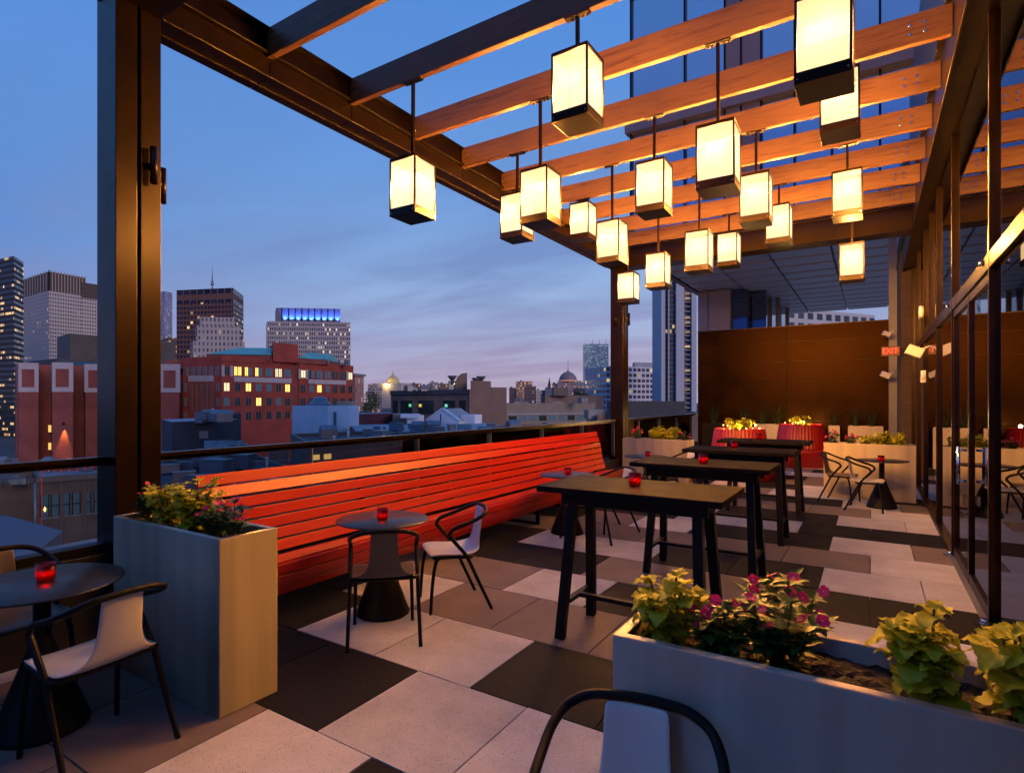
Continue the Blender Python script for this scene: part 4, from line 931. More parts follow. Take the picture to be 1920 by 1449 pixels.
# 4 brick annexe with pale capped piers
M_['redbrick']=brick_mat('red_brick',(.20,.040,.034),(.26,.056,.043),(.18,.08,.07))
M_['redbrickfar']=brick_mat('orange_red_brick',(.27,.032,.022),(.33,.046,.030),(.25,.075,.055))
M_['stonecap']=mat('pale_stone_cap',(.40,.35,.38),.7,0,.1,.8)
ba=empty('brick_annexe',(ray(140,115).x,ray(140,115).y,0),0,'red brick annexe with pale stone capped piers, behind the big left column','building'); oo=Vector((ba.location.x,ba.location.y,0))
def abox(fp,z0,z1,m,name,mt=None):
    mb=MB(); mb.prism([p-oo for p in fp],z0,z1,0,1); return mb.build(name,[m,mt or m],ba)
zc,zt_=zat(735,115),zat(680,115)
main=foot((28,134),(30,123),(345,134)); abox(main,GZ,zat(684,125),M_['redbrick'],'walls',M_['roofdark'])
for i,(u0,u1,us,d) in enumerate(((35,72,92,115),(98,137,160,114),(160,336,346,119))):
    A=foot((u0-3,128),(u0,d),(u1,d*1.006)); abox(A,GZ,zc,M_['redbrick'],'pier'); abox(inset(A,1.02),zc+.01,zt_,M_['stonecap'],'pier_cap')
    e=(A[2]-A[1]); n=Vector((e.y,-e.x,0)).normalized();
    if n.dot(A[1])>0: n=-n
    for k in range(1 if i<2 else 5):
        w=1/(1 if i<2 else 5); q0=A[1]+e*(w*k+.18*w); q1=A[1]+e*(w*(k+1)-.18*w)
        abox([q0+n*.16,q1+n*.16,q1+n*.02,q0+n*.02],zat(726,115),zat(692,115),M_['redbrick'],'cap_panel')
wy=emis('warm_window',(1,.55,.12),1.1)
for v in (803,836):
    q=ray(94.5,122.6); q2=ray(91,122.6); q3=ray(98,122.6); n=-FW
    abox([q2,q3,q3+n*.08,q2+n*.08],zat(v+7,122.6),zat(v-6,122.6),wy,'window')
p=ray(119,114.0); w=tag(empty('wall_downlight',(p.x,p.y,zat(796,113))),'wall lamp washing the brick pier with an orange cone of light','lamp')
mb=MB(); mb.cyl((0,0,0),(0,0,.4),.22,.18,14); wd_=(ray(119,115)-ray(119,113)).normalized(); mb.beam((0,0,.3),(wd_.x*.4,wd_.y*.4,.3),.1,.1); mb.build('housing',M_['black'],w)
sl=bpy.data.lights.new('downlight','SPOT'); sl.energy=6000; sl.color=(1,.45,.10); sl.spot_size=radians(38); sl.spot_blend=.7; sl.shadow_soft_size=.12
so=bpy.data.objects.new('downlight',sl); C.objects.link(so); so.parent=w; so.location=(-wd_.x*.05,-wd_.y*.05,-.05); so.rotation_euler=Vector((wd_.x*.07,wd_.y*.07,-1)).to_track_quat('-Z','Y').to_euler()
# 5 slim glass tower and small lit block behind the column's right edge
m=facade_mat('pink_blue_glass',(.30,.28,.36),(.28,.26,.38),2.2,3.6,.8,.7,.12,(1,.6,.4),.5,gmetal=.5,grough=.12)
tower('glass_tower','slim pale glass tower glowing pink beside the right edge of the big column',foot((285,900),(309,880),(323,895)),zat(546,880),m)
m=facade_mat('lit_small_block',(.12,.07,.06),(.05,.05,.06),2.4,3.3,.6,.5,.4,(1,.6,.3),.8)
tower('small_block','small lit apartment block low beside the right edge of the big column',foot((296,420),(315,400),(331,405)),zat(632,400),m)
# 6 brown tower with mast
m=facade_mat('brown_tower_facade',(.135,.062,.050),(.020,.017,.018),3.1,3.85,.66,.52,.20,(1,.66,.3),1.3,cluster=.3,vary=.1)
mt=facade_mat('brown_tower_top',(.14,.065,.052),(.02,.018,.02),6.2,12,.8,.62,0,oz=4)
fp=foot((331,462),(434,455),(456,492)); fp=[ray(331,462),ray(437,452),ray(456.5,487)]; fp=[fp[0],fp[1],fp[2],fp[0]+fp[2]-fp[1]]
zc=zat(566,455); b=tower('brown_tower','brown gridded tower with a rooftop mast',fp,zc,m); tower('','',fp,zat(541,455),mt,None,zc+.02,parent=b,part='top_band')
o=Vector((b.location.x,b.location.y,0)); p=ray(398,470)-o; mb=MB()
z0=zat(541,455); mb.cyl((p.x,p.y,z0),(p.x,p.y,zat(517,460)),.55,.4,8); mb.cyl((p.x,p.y,zat(530,460)),(p.x,p.y,zat(526,460)),1.3,1.1,10); mb.cyl((p.x,p.y,zat(524,460)),(p.x,p.y,zat(522,460)),1.0,1.0,10); mb.cyl((p.x,p.y,zat(517,460)),(p.x,p.y,zat(494,460)),.35,.12,8); mb.build('mast',M_['duct'],b)
p=ray(366,470)-o; mb=MB(); mb.box(p.x-4,p.x+4,p.y-3,p.y+3,z0,z0+1.2); mb.build('roof_plant',M_['roofdark'],b)
# 7 classical stone building in front of it
M_['limestone']=facade_mat('limestone_facade',(.36,.31,.31),(.12,.11,.12),2.6,4.2,.42,.58,.05,(1,.7,.4),.6,vary=.12)
fp=foot((357,390),(362,383),(459,388)); b=tower('stone_building','pale stepped stone building in front of the brown tower',fp,zat(640,385),M_['limestone'],M_['roofgrey'])
tower('','',foot((366,392),(370,386),(452,390)),zat(610,386),M_['limestone'],M_['roofgrey'],zat(640,385)+.02,parent=b,part='upper_storeys')
tower('','',foot((373,394),(376,388),(440,391)),zat(594,388),M_['limestone'],M_['roofgrey'],zat(610,386)+.02,parent=b,part='attic')
# 8 grey slab with blue lit crown
m=facade_mat('slab_facade',(.34,.30,.31),(.07,.07,.09),1.75,3.7,.56,.52,.28,(1,.80,.55),1.05,cluster=.35,vary=.08)
fp=[ray(499,492),ray(501,470),ray(657,478)]; fp.append(fp[0]+fp[2]-fp[1]); b=tower('slab_block','grey gridded slab block with a blue floodlit rooftop screen',fp,zat(602,470),m)
fp2=[ray(516,500),ray(518,480),ray(638,486)]; fp2.append(fp2[0]+fp2[2]-fp2[1]); zb_=zat(603,480); tower('','',fp2,zat(577,480),mat('crown_screen',(.13,.14,.20),.45),None,zb_,parent=b,part='roof_screen')
o=Vector((b.location.x,b.location.y,0)); e=fp2[2]-fp2[1]; n=Vector((e.y,-e.x,0)).normalized()
if n.dot(fp2[1])>0: n=-n
bl=bpy.data.lights.new('crown_floodlight','SPOT'); bl.energy=2.6e4; bl.color=(.05,.16,1); bl.spot_size=radians(78); bl.spot_blend=.6; bl.shadow_soft_size=.2
for i in range(9):
    q=fp2[1]+e*((i+.9)/9.8)-o; mb=MB(); pr=q+n*.5; mb.box(pr.x-.25,pr.x+.25,pr.y-.25,pr.y+.25,zb_-2.0,zb_+11.6); mb.build('screen_fin',M_['bronze'],b)
    f=q+n*2.4+e*.045; lo=bpy.data.objects.new('floodlight',bl); C.objects.link(lo); lo.parent=b; lo.location=(f.x,f.y,zb_+1.0); d=(-n*2.2+Vector((0,0,3.2))); lo.rotation_euler=d.to_track_quat('-Z','Y').to_euler()
# 9 large red brick building
bb=empty('brick_building',(ray(415,125).x,ray(415,125).y,0),0,'large red brick office building with many lit windows and green roofs','building'); oo=Vector((bb.location.x,bb.location.y,0))
A9,B9,C9=ray(343,128.5),ray(415,125),ray(664,154); fp=[A9,B9,C9,A9+C9-B9]; ztop=zat(668,125)
def bpr(fp,z0,z1,m,name,mt=None,par=None):
    mb=MB(); mb.prism([p-oo for p in fp],z0,z1,0,1); return mb.build(name,[m,mt or m],par or bb)
s1,s2=hit(B9,C9,549),hit(B9,C9,562)
bpr(sub(fp,0,s1,0,1),GZ,ztop,M_['redbrickfar'],'walls',M_['roofdark']); bpr(sub(fp,s2,1,.02,1),GZ,ztop-.3,M_['redbrickfar'],'walls',M_['roofdark']); bpr(sub(fp,s1,s2,.06,1),GZ,ztop-.6,M_['redbrick'],'recess',M_['roofdark'])
e=(C9-B9); L9=e.length; ed=e/L9; n9=Vector((ed.y,-ed.x,0));
if n9.dot(B9)>0: n9=-n9
bpr([B9+n9*.15-ed*.15,B9+ed*(s1*L9)+n9*.15,B9+ed*(s1*L9)-n9*.3,B9-n9*.3-ed*.15],ztop-1.0,ztop+.25,M_['redbrickfar'],'cornice')
gy=emis('lit_window_yellow',(1,.66,.16),1.6); gy2=emis('lit_window_pale',(1,.85,.5),1.0); gd=mat('dark_window',(.03,.045,.05),.15,.3); gt=mat('teal_window',(.13,.22,.26),.2,.3); wf=mat('window_frame_pale',(.22,.18,.17),.6)
def win(s,z,w,h,g,frame=True,A=B9,d=ed,n=n9):
    c=A+d*s; a=c-d*(w/2); b_=c+d*(w/2)
    mb=MB(); mb.prism([p-oo for p in (a-n*.05,b_-n*.05,b_+n*.04,a+n*.04)],z-h/2,z+h/2); o=mb.build('window',g,bb)
    mb=MB()
    for t in (0,.5,1):
        q=a.lerp(b_,t); mb.prism([p-oo for p in (q-d*.03,q+d*.03,q+d*.03+n*.09,q-d*.03+n*.09)],z-h/2,z+h/2)
    mb.build('mullions',gd if g in (gy,gy2) else wf,o)
zr=[8.25,4.7,1.45,-1.7]
cols=[(525,600,672,742,812,877,938),(1045,1100,1155,1210,1262,1315,1365)]
lit={(0,0):gd,(0,1):gy,(0,2):gy,(0,3):gy,(0,4):gt,(0,5):gy2,(0,6):gt,(0,7):gy2,(0,8):gd,(0,9):gt,(0,10):gt,(0,11):gd,(0,12):gd,(0,13):gy2,(1,0):gy2,(1,1):gd,(1,2):gy,(1,3):gt,(1,4):gt,(1,5):gd,(1,6):gy,(1,7):gd,(1,8):gt,(1,9):gy,(1,10):gt,(1,11):gd,(1,12):gd,(2,0):gt,(2,3):gy,(2,5):gt}
k=0
for grp in cols:
    for x in grp:
        s=hit(B9,C9,280+x/3.623)*L9
        for r_,z in enumerate(zr):
            g=lit.get((r_,k),gd); 
            if r_==0 and k not in (0,7,13):
                win(s-.47,z,.80,1.9,g); win(s+.47,z,.80,1.9,g if RND.random()<.8 else gt)
            else: win(s,z,1.3,1.75,g)
        k+=1
for (u0,u1) in ((575,965),(1080,1335)):
    a=B9+ed*(hit(B9,C9,280+u0/3.623)*L9); b_=B9+ed*(hit(B9,C9,280+u1/3.623)*L9); bpr([a-n9*.05,b_-n9*.05,b_+n9*.1,a+n9*.1],5.9,7.0,M_['stonecap'],'stone_band')
for u in (500,558,1020,1070,1345):
    a=B9+ed*(hit(B9,C9,280+u/3.623)*L9); bpr([a-n9*.05-ed*.3,a-n9*.05+ed*.3,a+n9*.12+ed*.3,a+n9*.12-ed*.3],7.0,9.4,M_['stonecap'],'pilaster')
eL=(A9-B9); LL=eL.length; el=eL/LL; nL=Vector((el.y,-el.x,0));
if nL.dot(B9)>0: nL=-nL
for i in range(6): win(LL*(.10+.155*i),8.2,1.1*LL/14,2.0,gt,A=B9,d=el,n=nL)
a=B9+el*(LL*.2); b_=B9+el*(LL*.85); bpr([a-nL*.05,b_-nL*.05,b_+nL*.1,a+nL*.1],5.9,7.2,M_['stonecap'],'stone_band')
for i in range(5): win(LL*(.25+.13*i),2.5,.6*LL/14,6.0,gd,A=B9,d=el,n=nL)
for z in zr[1:]: win(LL*.08,z,1.0*LL/14,1.9,gt,A=B9,d=el,n=nL); win(LL*.93,z,.9*LL/14,1.9,gt,A=B9,d=el,n=nL)
def hip(u0,u1,D0,D1,ve,vr,run,name='green_roof',ir=.28):
    a,b_=ray(u0,D0),ray(u1,D1); nrm=FW; z0,z1=zat(ve,D0),zat(vr,D0); c,d=a+nrm*run,b_+nrm*run
    r0=a.lerp(b_,ir)+nrm*(run/2); r1=a.lerp(b_,1-ir*.35)+nrm*(run/2)
    P=[Vector((p.x,p.y,z))-oo for p,z in ((a,z0),(b_,z0),(d,z0),(c,z0),(r0,z1),(r1,z1))]
    mb=MB(); k=len(mb.v); mb.v+=P
    for f in ((0,1,5,4),(1,2,5),(2,3,4,5),(3,0,4)): mb.face([k+i for i in f])
    mb.build(name,M_['copper'],bb)
    mb=MB(); mb.prism([p-oo for p in (a+nrm*.3,b_+nrm*.3,d,c)],ztop-.5,z0-.02); mb.build('roof_storey',M_['redbrick'],bb)
hip(386,504,131,133,664,646,14); hip(558,612,140,146,671,657,12,ir=.1); hip(308,343,129,130,690,678,10)
bpr(foot((507,150),(512,134),(559,139)),ztop-.5,zat(642,134),M_['redbrickfar'],'stair_tower',M_['roofdark'])
clutter(bb,575,655,146,156,ztop-.3,6,74,1.3)
# 10 pink stone block behind it
m=facade_mat('pink_block_facade',(.36,.17,.14),(.35,.25,.22),2.6,3.6,.45,.5,.3,(1,.6,.4),.5)
b=tower('pink_block','pinkish stone block with a cornice right of the brick building',foot((652,230),(665,220),(682,228)),zat(704,220),m)
mb=MB(); fp=[p-Vector((b.location.x,b.location.y,0)) for p in foot((650,229),(664,218.5),(686,229))]; mb.prism(fp,zat(704,220),zat(700,220)); mb.build('cornice',M_['concrete'],b)

# 11 gilded dome
p=ray(737,820); gd_=empty('domed_statehouse',(p.x,p.y,0),0,'floodlit gilded dome on the hill skyline','building')
mb=MB(); mb.box(-28,28,-14,14,-20,zat(719,820)); mb.build('wings',mat('pale_stone_wing',(.4,.36,.36),.7,0,.1,.1),gd_)
mb=MB(); z0=zat(722,820); mb.lathe([(9.6,z0-2),(9.6,z0+3.5),(9,z0+4.2),(8.6,z0+6.5),(7,z0+10),(4.2,z0+12.6),(2.0,z0+13.4),(1.6,z0+16.5),(.5,z0+18),(.15,z0+22),(0,z0+22)],28); mb.build('dome',mat('gilded_copper',(.75,.52,.18),.4,.3),gd_)
fl_=bpy.data.lights.new('dome_floodlight','POINT'); fl_.energy=1.3e4; fl_.color=(1,.66,.2); fl_.shadow_soft_size=.3
for dx in (-9,9):
    lo=bpy.data.objects.new('dome_floodlight',fl_); C.objects.link(lo); lo.parent=gd_; q=-FW*16+RT*dx; lo.location=(q.x,q.y,z0+1)

# 12 long dark brick building with rooftop plant
M_['brownstone']=mat('brown_brick_wall',(.17,.105,.085),.85,0,.12,.3)
M_['duskwall']=mat('dark_brick_wall',(.17,.12,.105),.85,0,.2,.3)
A,B,Cc=ray(733,172),ray(880,150),ray(949,161); fp=[A,B,Cc,A+Cc-B]
b=empty('warehouse',(B.x,B.y,0),0,'long dark brick warehouse with a blank brown end wall','building'); oo=Vector((B.x,B.y,0))
def w_(fp,z0,z1,m,name,mt=None,par=b):
    mb=MB(); mb.prism([p-oo for p in fp],z0,z1,0,1); return mb.build(name,[m,mt or m],par)
zt12=zat(732,150); w_(fp,GZ,zt12,M_['duskwall'],'walls',M_['roofdark'])
w_(sub(fp,.0,1.0,-.006,-.001),GZ,zt12,M_['brownstone'],'end_wall')
g=A-B; 
nl=Vector((g.y,-g.x,0)).normalized()
if nl.dot(B)>0: nl=-nl
c0,c1_=B+(Cc-B)*0.02,B+(Cc-B)*1.0
w_([B,Cc,Cc-FW*.3,B-FW*.3],GZ,zt12+.3,M_['brownstone'],'end_wall')
w_([B+(Cc-B)*.03,B+(Cc-B)*.56,B+(Cc-B)*.56+FW*10,B+(Cc-B)*.03+FW*10],zt12,zat(713,150),M_['brownstone'],'roof_tower',M_['roofdark'])
q0=B+g*.02;
w_([B+g*-.01+nl*.35,B+g*1.0+nl*.35,B+g*1.0+nl*.0,B+g*-.01+nl*.0],zt12-.9,zt12+.3,M_['roofdark'],'cornice')
for i,(f0,f1) in enumerate(((.04,.11),(.16,.30),(.42,.62),(.70,.86),(.9,.97))):
    w_([B+g*f0+nl*.06,B+g*f1+nl*.06,B+g*f1,B+g*f0],zt12-6.4,zt12-2.6,gd,'window')
for i,(f,cm) in enumerate(((.26,(.2,.9,.6)),(.585,(1,.7,.1)),(.72,(.15,.8,.35)))):
    q=B+g*f+nl*.2; mb=MB(); q=q-oo; mb.box(q.x-.3,q.x+.3,q.y-.3,q.y+.3,zt12-4.4,zt12-3.6); mb.build('window_lamp',emis('coloured_lamp_%d'%i,cm,.8),b)
for i,(u,vv,kind) in enumerate(((848,704,'fan'),(902,705,'bowl'),(893,708,'bowl'))):
    q=ray(u,158)-oo; z=zat(vv+10,158); mb=MB(); mb.cyl((q.x,q.y,z-1),(q.x,q.y,z+.4),.5,.5,12); mb.cyl((q.x,q.y,z+.4),(q.x,q.y,z+1.4),.7,1.4,16); mb.build('roof_fan',M_['roofdark'],b)
q=ray(866,160)-oo; z0=zat(733,160); z1=zat(698,160); mb=MB(); dR=RT; k=len(mb.v)
prof=[(-1.9,z0),(-1.8,z0+2.6),(-1.2,z0+4),(-.2,z0+4.8),(1.3,z1-.1),(1.3,z0)]
for off in (0,3.0): mb.v += [Vector((q.x,q.y,0))+dR*a_+FW*off+Vector((0,0,zz)) for a_,zz in prof]
nP=len(prof); mb.face([k+i for i in range(nP)]); mb.face([k+nP+i for i in range(nP)][::-1])
for i in range(nP): j=(i+1)%nP; mb.face((k+i,k+nP+i,k+nP+j,k+j))
mb.build('roof_hood',M_['duskwall'],b)
w_(foot((840,166),(842,160),(874,162)),zt12,zat(714,160),M_['duct'],'roof_plant'); w_(foot((920,176),(922,170),(950,172)),zt12,zat(726,170),M_['duskwall'],'roof_shed')
q=ray(851,159.5)-oo; mb=MB(); mb.lathe([(0,-.25),(.25,0),(0,.25)],10,0,(q.x,q.y,zat(719.5,159.5))); mb.build('roof_floodlight',emis('roof_floodlight',(1,.9,.5),5),b)
clutter(b,760,860,156,166,zt12,8,72,1.4)
# 16 tan long building
m=mat('tan_wall',(.21,.17,.14),.85,0,.1,.3)
fp=foot((946,205),(950,196),(1116,214)); b=tower('tan_building','long low tan building with a strip of windows, right of the warehouse',fp,zat(756,196),m); oo=Vector((b.location.x,b.location.y,0)); e=fp[2]-fp[1]
nn=Vector((e.y,-e.x,0)).normalized()
if nn.dot(fp[1])>0: nn=-nn
w_([fp[1]+nn*.25,fp[2]+nn*.25,fp[2],fp[1]],zat(778,196),zat(775.5,196),M_['roofgrey'],'ledge',None,b)
for i in range(9): w_([fp[1]+e*(.02+.108*i)+nn*.05,fp[1]+e*(.02+.108*i+.085)+nn*.05,fp[1]+e*(.02+.108*i+.085),fp[1]+e*(.02+.108*i)],zat(790,196),zat(780,196),gt if i%3 else gd,'window',None,b)
clutter(b,960,1100,200,214,zat(756,196),10,73,2.0)
# 17 domed tower with mast
p=ray(1065,900); b=empty('domed_tower',(p.x,p.y,0),0,'round topped tower with a thin spire on the horizon','building')
m=facade_mat('domed_tower_facade',(.26,.19,.2),(.14,.12,.15),2.5,3.6,.5,.6,.25,(1,.6,.35),.6)
mb=MB(); w=15; mb.prism([RT*-w-FW*w*.6,RT*w-FW*w*.6,RT*w+FW*w,RT*-w+FW*w],GZ,zat(714,900)); mb.build('walls',[m],b)
mb=MB(); z0=zat(714,900); mb.lathe([(15,z0),(14.6,z0+3),(12.6,z0+7.5),(9,z0+11.5),(4,z0+14),(1.6,z0+14.6),(1,z0+17),(.35,z0+19),(.2,z0+34),(0,z0+34)],8); mb.build('dome',mat('domed_roof',(.20,.14,.16),.6),b)
mb=MB(); mb.lathe([(15.4,z0-.6),(15.4,z0+.6)],8); mb.build('lit_band',emis('dome_band',(1,.5,.3),.5),b)
# 18 blue glass tower
m=facade_mat('blue_tower_facade',(.09,.15,.23),(.06,.16,.28),2.8,3.9,.85,.5,.40,(.8,.85,.7),.45,gmetal=.3,cluster=.3)
b=tower('blue_tower','tall blue glass tower just left of the far column',foot((1093,1500),(1096,1450),(1141,1470)),zat(644,1450),m)
oo=Vector((b.location.x,b.location.y,0)); mb=MB()
for u in (1111,1124,1136):
    q=ray(u,1470)-oo; mb.cyl((q.x,q.y,zat(644,1450)),(q.x,q.y,zat(635,1450)),.8,.3,6)
mb.build('masts',M_['duct'],b)
# 19 white gridded block
m=facade_mat('white_grid_facade',(.50,.50,.60),(.045,.05,.07),3.7,3.75,.74,.60,.05,(1,.8,.35),1.2,vary=.06)
fp=[ray(1097,430),ray(1136,390),ray(1243,410)]; fp.append(fp[0]+fp[2]-fp[1]); b=tower('white_block','wide white gridded office block behind the far column',fp,zat(686,390),m,M_['roofgrey'])
tower('','',foot((1186,425),(1190,415),(1224,420)),zat(679,415),M_['roofgrey'],None,zat(687,400),parent=b,part='roof_plant')
# 20 slender apartment towers
mfin=mat('pale_tower_fin',(.36,.39,.47),.6,0,.05,.2)
mbal=facade_mat('balcony_stack',(.16,.14,.14),(.03,.026,.026),3.6,2.85,.84,.55,.26,(1,.62,.25),1.1)
mwin=facade_mat('apartment_glass',(.10,.10,.12),(.035,.04,.05),1.6,2.85,.7,.7,.07,(1,.7,.35),1.2)
b=empty('apartment_tower',(ray(1240,340).x,ray(1240,340).y,0),0,'slender pale apartment tower with balconies right of the far column','building'); oo=Vector((b.location.x,b.location.y,0))
zt20=zat(505,340)
for (u0,u1,d,m,nm) in ((1240,1247,340,mfin,'fin'),(1247,1253,341.5,mwin,'window_stack'),(1253,1255,340,mfin,'fin'),(1255,1268,342,mwin,'window_stack'),(1268,1274,340,mfin,'fin'),(1274,1283,340.5,mfin,'fin'),(1283,1297,343,mbal,'balcony_stack'),(1297,1306,340,mfin,'fin')):
    mb=MB(); P=[ray(u0,d)-oo,ray(u1,d)-oo,ray(u1,d)-oo+FW*20,ray(u0,d)-oo+FW*20]; mb.prism(P,GZ,zt20 if u0<1270 else zt20+4); mb.build(nm,m,b)
mb=MB()
for i in range(32):
    z=zat(775,340)+i*2.85; a_,c_=ray(1283.5,341.2)-oo,ray(1296.8,341.2)-oo; mb.prism([a_,c_,c_+FW*2,a_+FW*2],z,z+.9)
mb.build('balconies',M_['concrete'],b)

# 21 townhouses along the hill
TH=[(690,700,722,'grey'),(700,716,726,'pale'),(757,772,724,'dark'),(770,790,719,'brown'),(790,806,722,'grey'),(806,822,716,'pale'),(822,842,719,'brown'),(955,968,727,'dark'),(968,998,715,'lit'),(984,1005,724,'brown'),(1003,1022,731,'pale'),(1036,1046,719,'brown'),(1084,1096,716,'grey'),(1075,1100,728,'dark'),(1022,1038,727,'grey')]
TC={'grey':(.20,.19,.23),'pale':(.36,.33,.36),'dark':(.07,.06,.07),'brown':(.16,.10,.09),'lit':(.30,.17,.14)}
TM={k:facade_mat('townhouse_'+k,c,(.05,.05,.06),2.4,3.2,.45,.5,.35 if k=='lit' else .10,(1,.62,.3),.9) for k,c in TC.items()}
TL=['grey townhouse just right of the pink stone block','pale townhouse left of the gilded dome','dark townhouse right of the gilded dome','brown townhouse on the skyline above the warehouse left end','grey townhouse on the skyline above the warehouse middle','pale townhouse above the warehouse, left of its roof plant','brown townhouse touching the warehouse roof plant','dark house right of the warehouse end wall','blocky red-lit building with bright upper floors on the skyline','brown house in front of the red-lit skyline building','pale house right of the red-lit skyline building','narrow brown building left of the domed tower','grey building between domed tower and blue glass tower','dark low building at the foot of the blue glass tower','grey house left of the narrow brown skyline building']
for (u0,u1,v,k),l in zip(TH,TL):
    D=RND.uniform(560,640) if k!='lit' else 700
    b=tower('townhouse',l,foot((u0-.5,D+14),(u0,D),(u1,D+RND.uniform(-4,8))),zat(v,D),TM[k],M_['roofdark'],group='buildings along the hill skyline')
    oo=Vector((b.location.x,b.location.y,0)); q=ray(u0*.7+u1*.3,D+5)-oo; mb=MB(); mb.box(q.x-.9,q.x+.9,q.y-.9,q.y+.9,zat(v,D),zat(v-2.2,D)); mb.build('chimney',TM['brown'],b)
p=ray(1030,620); mb=MB(); mb.cyl((0,0,0),(0,0,10),1.6,1.5,8); mb.cyl((0,0,10),(0,0,19),1.7,.1,8); o=mb.build('church_spire',TM['dark']); o.location=(p.x,p.y,zat(735,620)-3); tag(o,'dark pointed church spire on the skyline left of the domed tower','spire')
# skyline trees
def tree(u,v0,D,w,label,seed):
    R=random.Random(seed); p=ray(u,D); r=empty('city_tree',(p.x,p.y,0),0,label,'tree','dark trees among the roofs')
    zt=zat(v0,D); hgt=w*1.1; mb=MB(); mb.cyl((0,0,zt-hgt-6),(0,0,zt-hgt*.4),w*.05,w*.03,7); mb.build('trunk',M_['stemdark'],r)
    lf=Leafy()
    for i in range(420):
        a=R.uniform(0,6.28); rr=w*.5*sqrt(R.random()); z=R.uniform(0,1); k=.55+.45*sin(pi*min(1,z*1.1)); c=Vector((rr*k*cos(a),rr*k*sin(a),zt-hgt+hgt*z))
        d=Vector((R.uniform(-1,1),R.uniform(-1,1),R.uniform(-.3,1))).normalized(); sd=d.orthogonal().normalized()*w*.05; e=d.cross(sd.normalized())*w*.05
        k=len(lf.v); lf.v+=[c-sd,c+e*.7,c+sd,c-e*.7]; lf.face((k,k+1,k+2,k+3)); lf.tone.append(R.uniform(-.2,.8))
    lf.build('crown',M_['grassblade'],r)
for i,(u,v,D,w,l) in enumerate(((692,734,240,7,'dark tree below the pink stone block'),(704,738,240,5,'smaller dark tree right of the one below the pink block'),(690,757,130,4,'dark tree in front of the dark red parapet'),(1085,735,420,12,'dark tree below the domed tower'),(1098,738,420,9,'dark tree at the foot of the blue tower'),(805,719,480,8,'dark tree on the skyline behind the warehouse'))): tree(u,v,D,w,l,200+i)

# ---- nearer roofs
def block(name,label,a,b,c,v,m,mr=None,cat='building',D=None,par=None,z0=GZ):
    fp=foot(a,b,c); return tower(name,label,fp,zat(v,b[1]),m,mr or M_['roofgrey'],z0,cat)
def pbox(b,u,D,v0,v1,sx,sy,m,name):
    q=ray(u,D)-loc(b); z0,z1=zat(v0,D),zat(v1,D); mb=MB(); M4=Matrix.Rotation(YAW,4,'Z'); M4.translation=Vector((q.x,q.y,0)); mb.box(-sx/2,sx/2,-sy/2,sy/2,z0,z1,0,M4); return mb.build(name,m,b)
m_navy=mat('navy_painted_brick',(.045,.045,.065),.8,0,.2,.4); m_white=mat('pale_blue_metal_siding',(.72,.75,.80),.5,.0,.08,.5); m_mar=mat('maroon_brick',(.12,.035,.04),.85,0,.2,.5)
b=block('rooftop_shed','dark navy rooftop building with a small pale window, left of the white penthouse',(303,66),(322,58),(446,66),791,m_navy); pbox(b,382,60.0,822,808,.9,.1,wf,'window'); pbox(b,392,62,791,788.5,3,1.6,M_['roofgrey'],'roof_curb'); pbox(b,376,61,793,784,.8,.8,M_['duct'],'vent')
clutter(b,335,440,59,64,zat(791,58),5,75)
b=block("dark_rear_shed",'dark low building behind the navy rooftop building',(385,82),(390,78),(452,82),776,m_navy,M_['roofdark'])
b=block('white_penthouse','white metal rooftop penthouse with a grey door before the brick building',(548,80),(615,74),(673,81),761,m_white); pbox(b,623.5,75.3,806,772,1.0,.25,M_['duct'],'door'); pbox(b,600,81,761,757.5,3.4,2.2,M_['roofgrey'],'roof_curb')
q=ray(600,82)-loc(b); mb=MB(); zz=zat(757,82); mb.lathe([(1.5,zz),(1.3,zz+.35),(1.1,zz+.4),(.95,zz+.8),(.5,zz+1.0),(0,zz+1.05)],18,0,(q.x,q.y,0)); mb.build('roof_cowl',M_['duct'],b); pbox(b,648,84,761,752,2.2,1.6,mat('peach_plant',(.55,.35,.25),.7),'roof_plant')
b=block('maroon_parapet','dark maroon brick parapet building right of the white penthouse',(668,92),(672,86),(737,92),776,m_mar)
b=block('maroon_wing','brown brick wing joining the maroon parapet and the white gabled house',(735,94),(737,88),(765,90),777,M_['duskwall'])
b=block('white_stair_hut','small white stair hut left of the white gabled house',(762,88),(764,85),(795,87),779,m_white); pbox(b,770,85.5,783,776,2.5,3,m_white,'hut_top')
b=block('blue_flat_roof','pale blue flat roof spreading behind the balustrade',(655,84),(672,62),(1000,70),812,M_['duskwall'])
pbox(b,738,66,813,791,.9,.9,M_['roofdark'],'chimney'); pbox(b,707,67,811,799,.7,.7,M_['duct'],'vent'); pbox(b,826,70,808,776,.12,.12,M_['black'],'lamp_post')
clutter(b,690,960,65,76,zat(812,62),12,71)
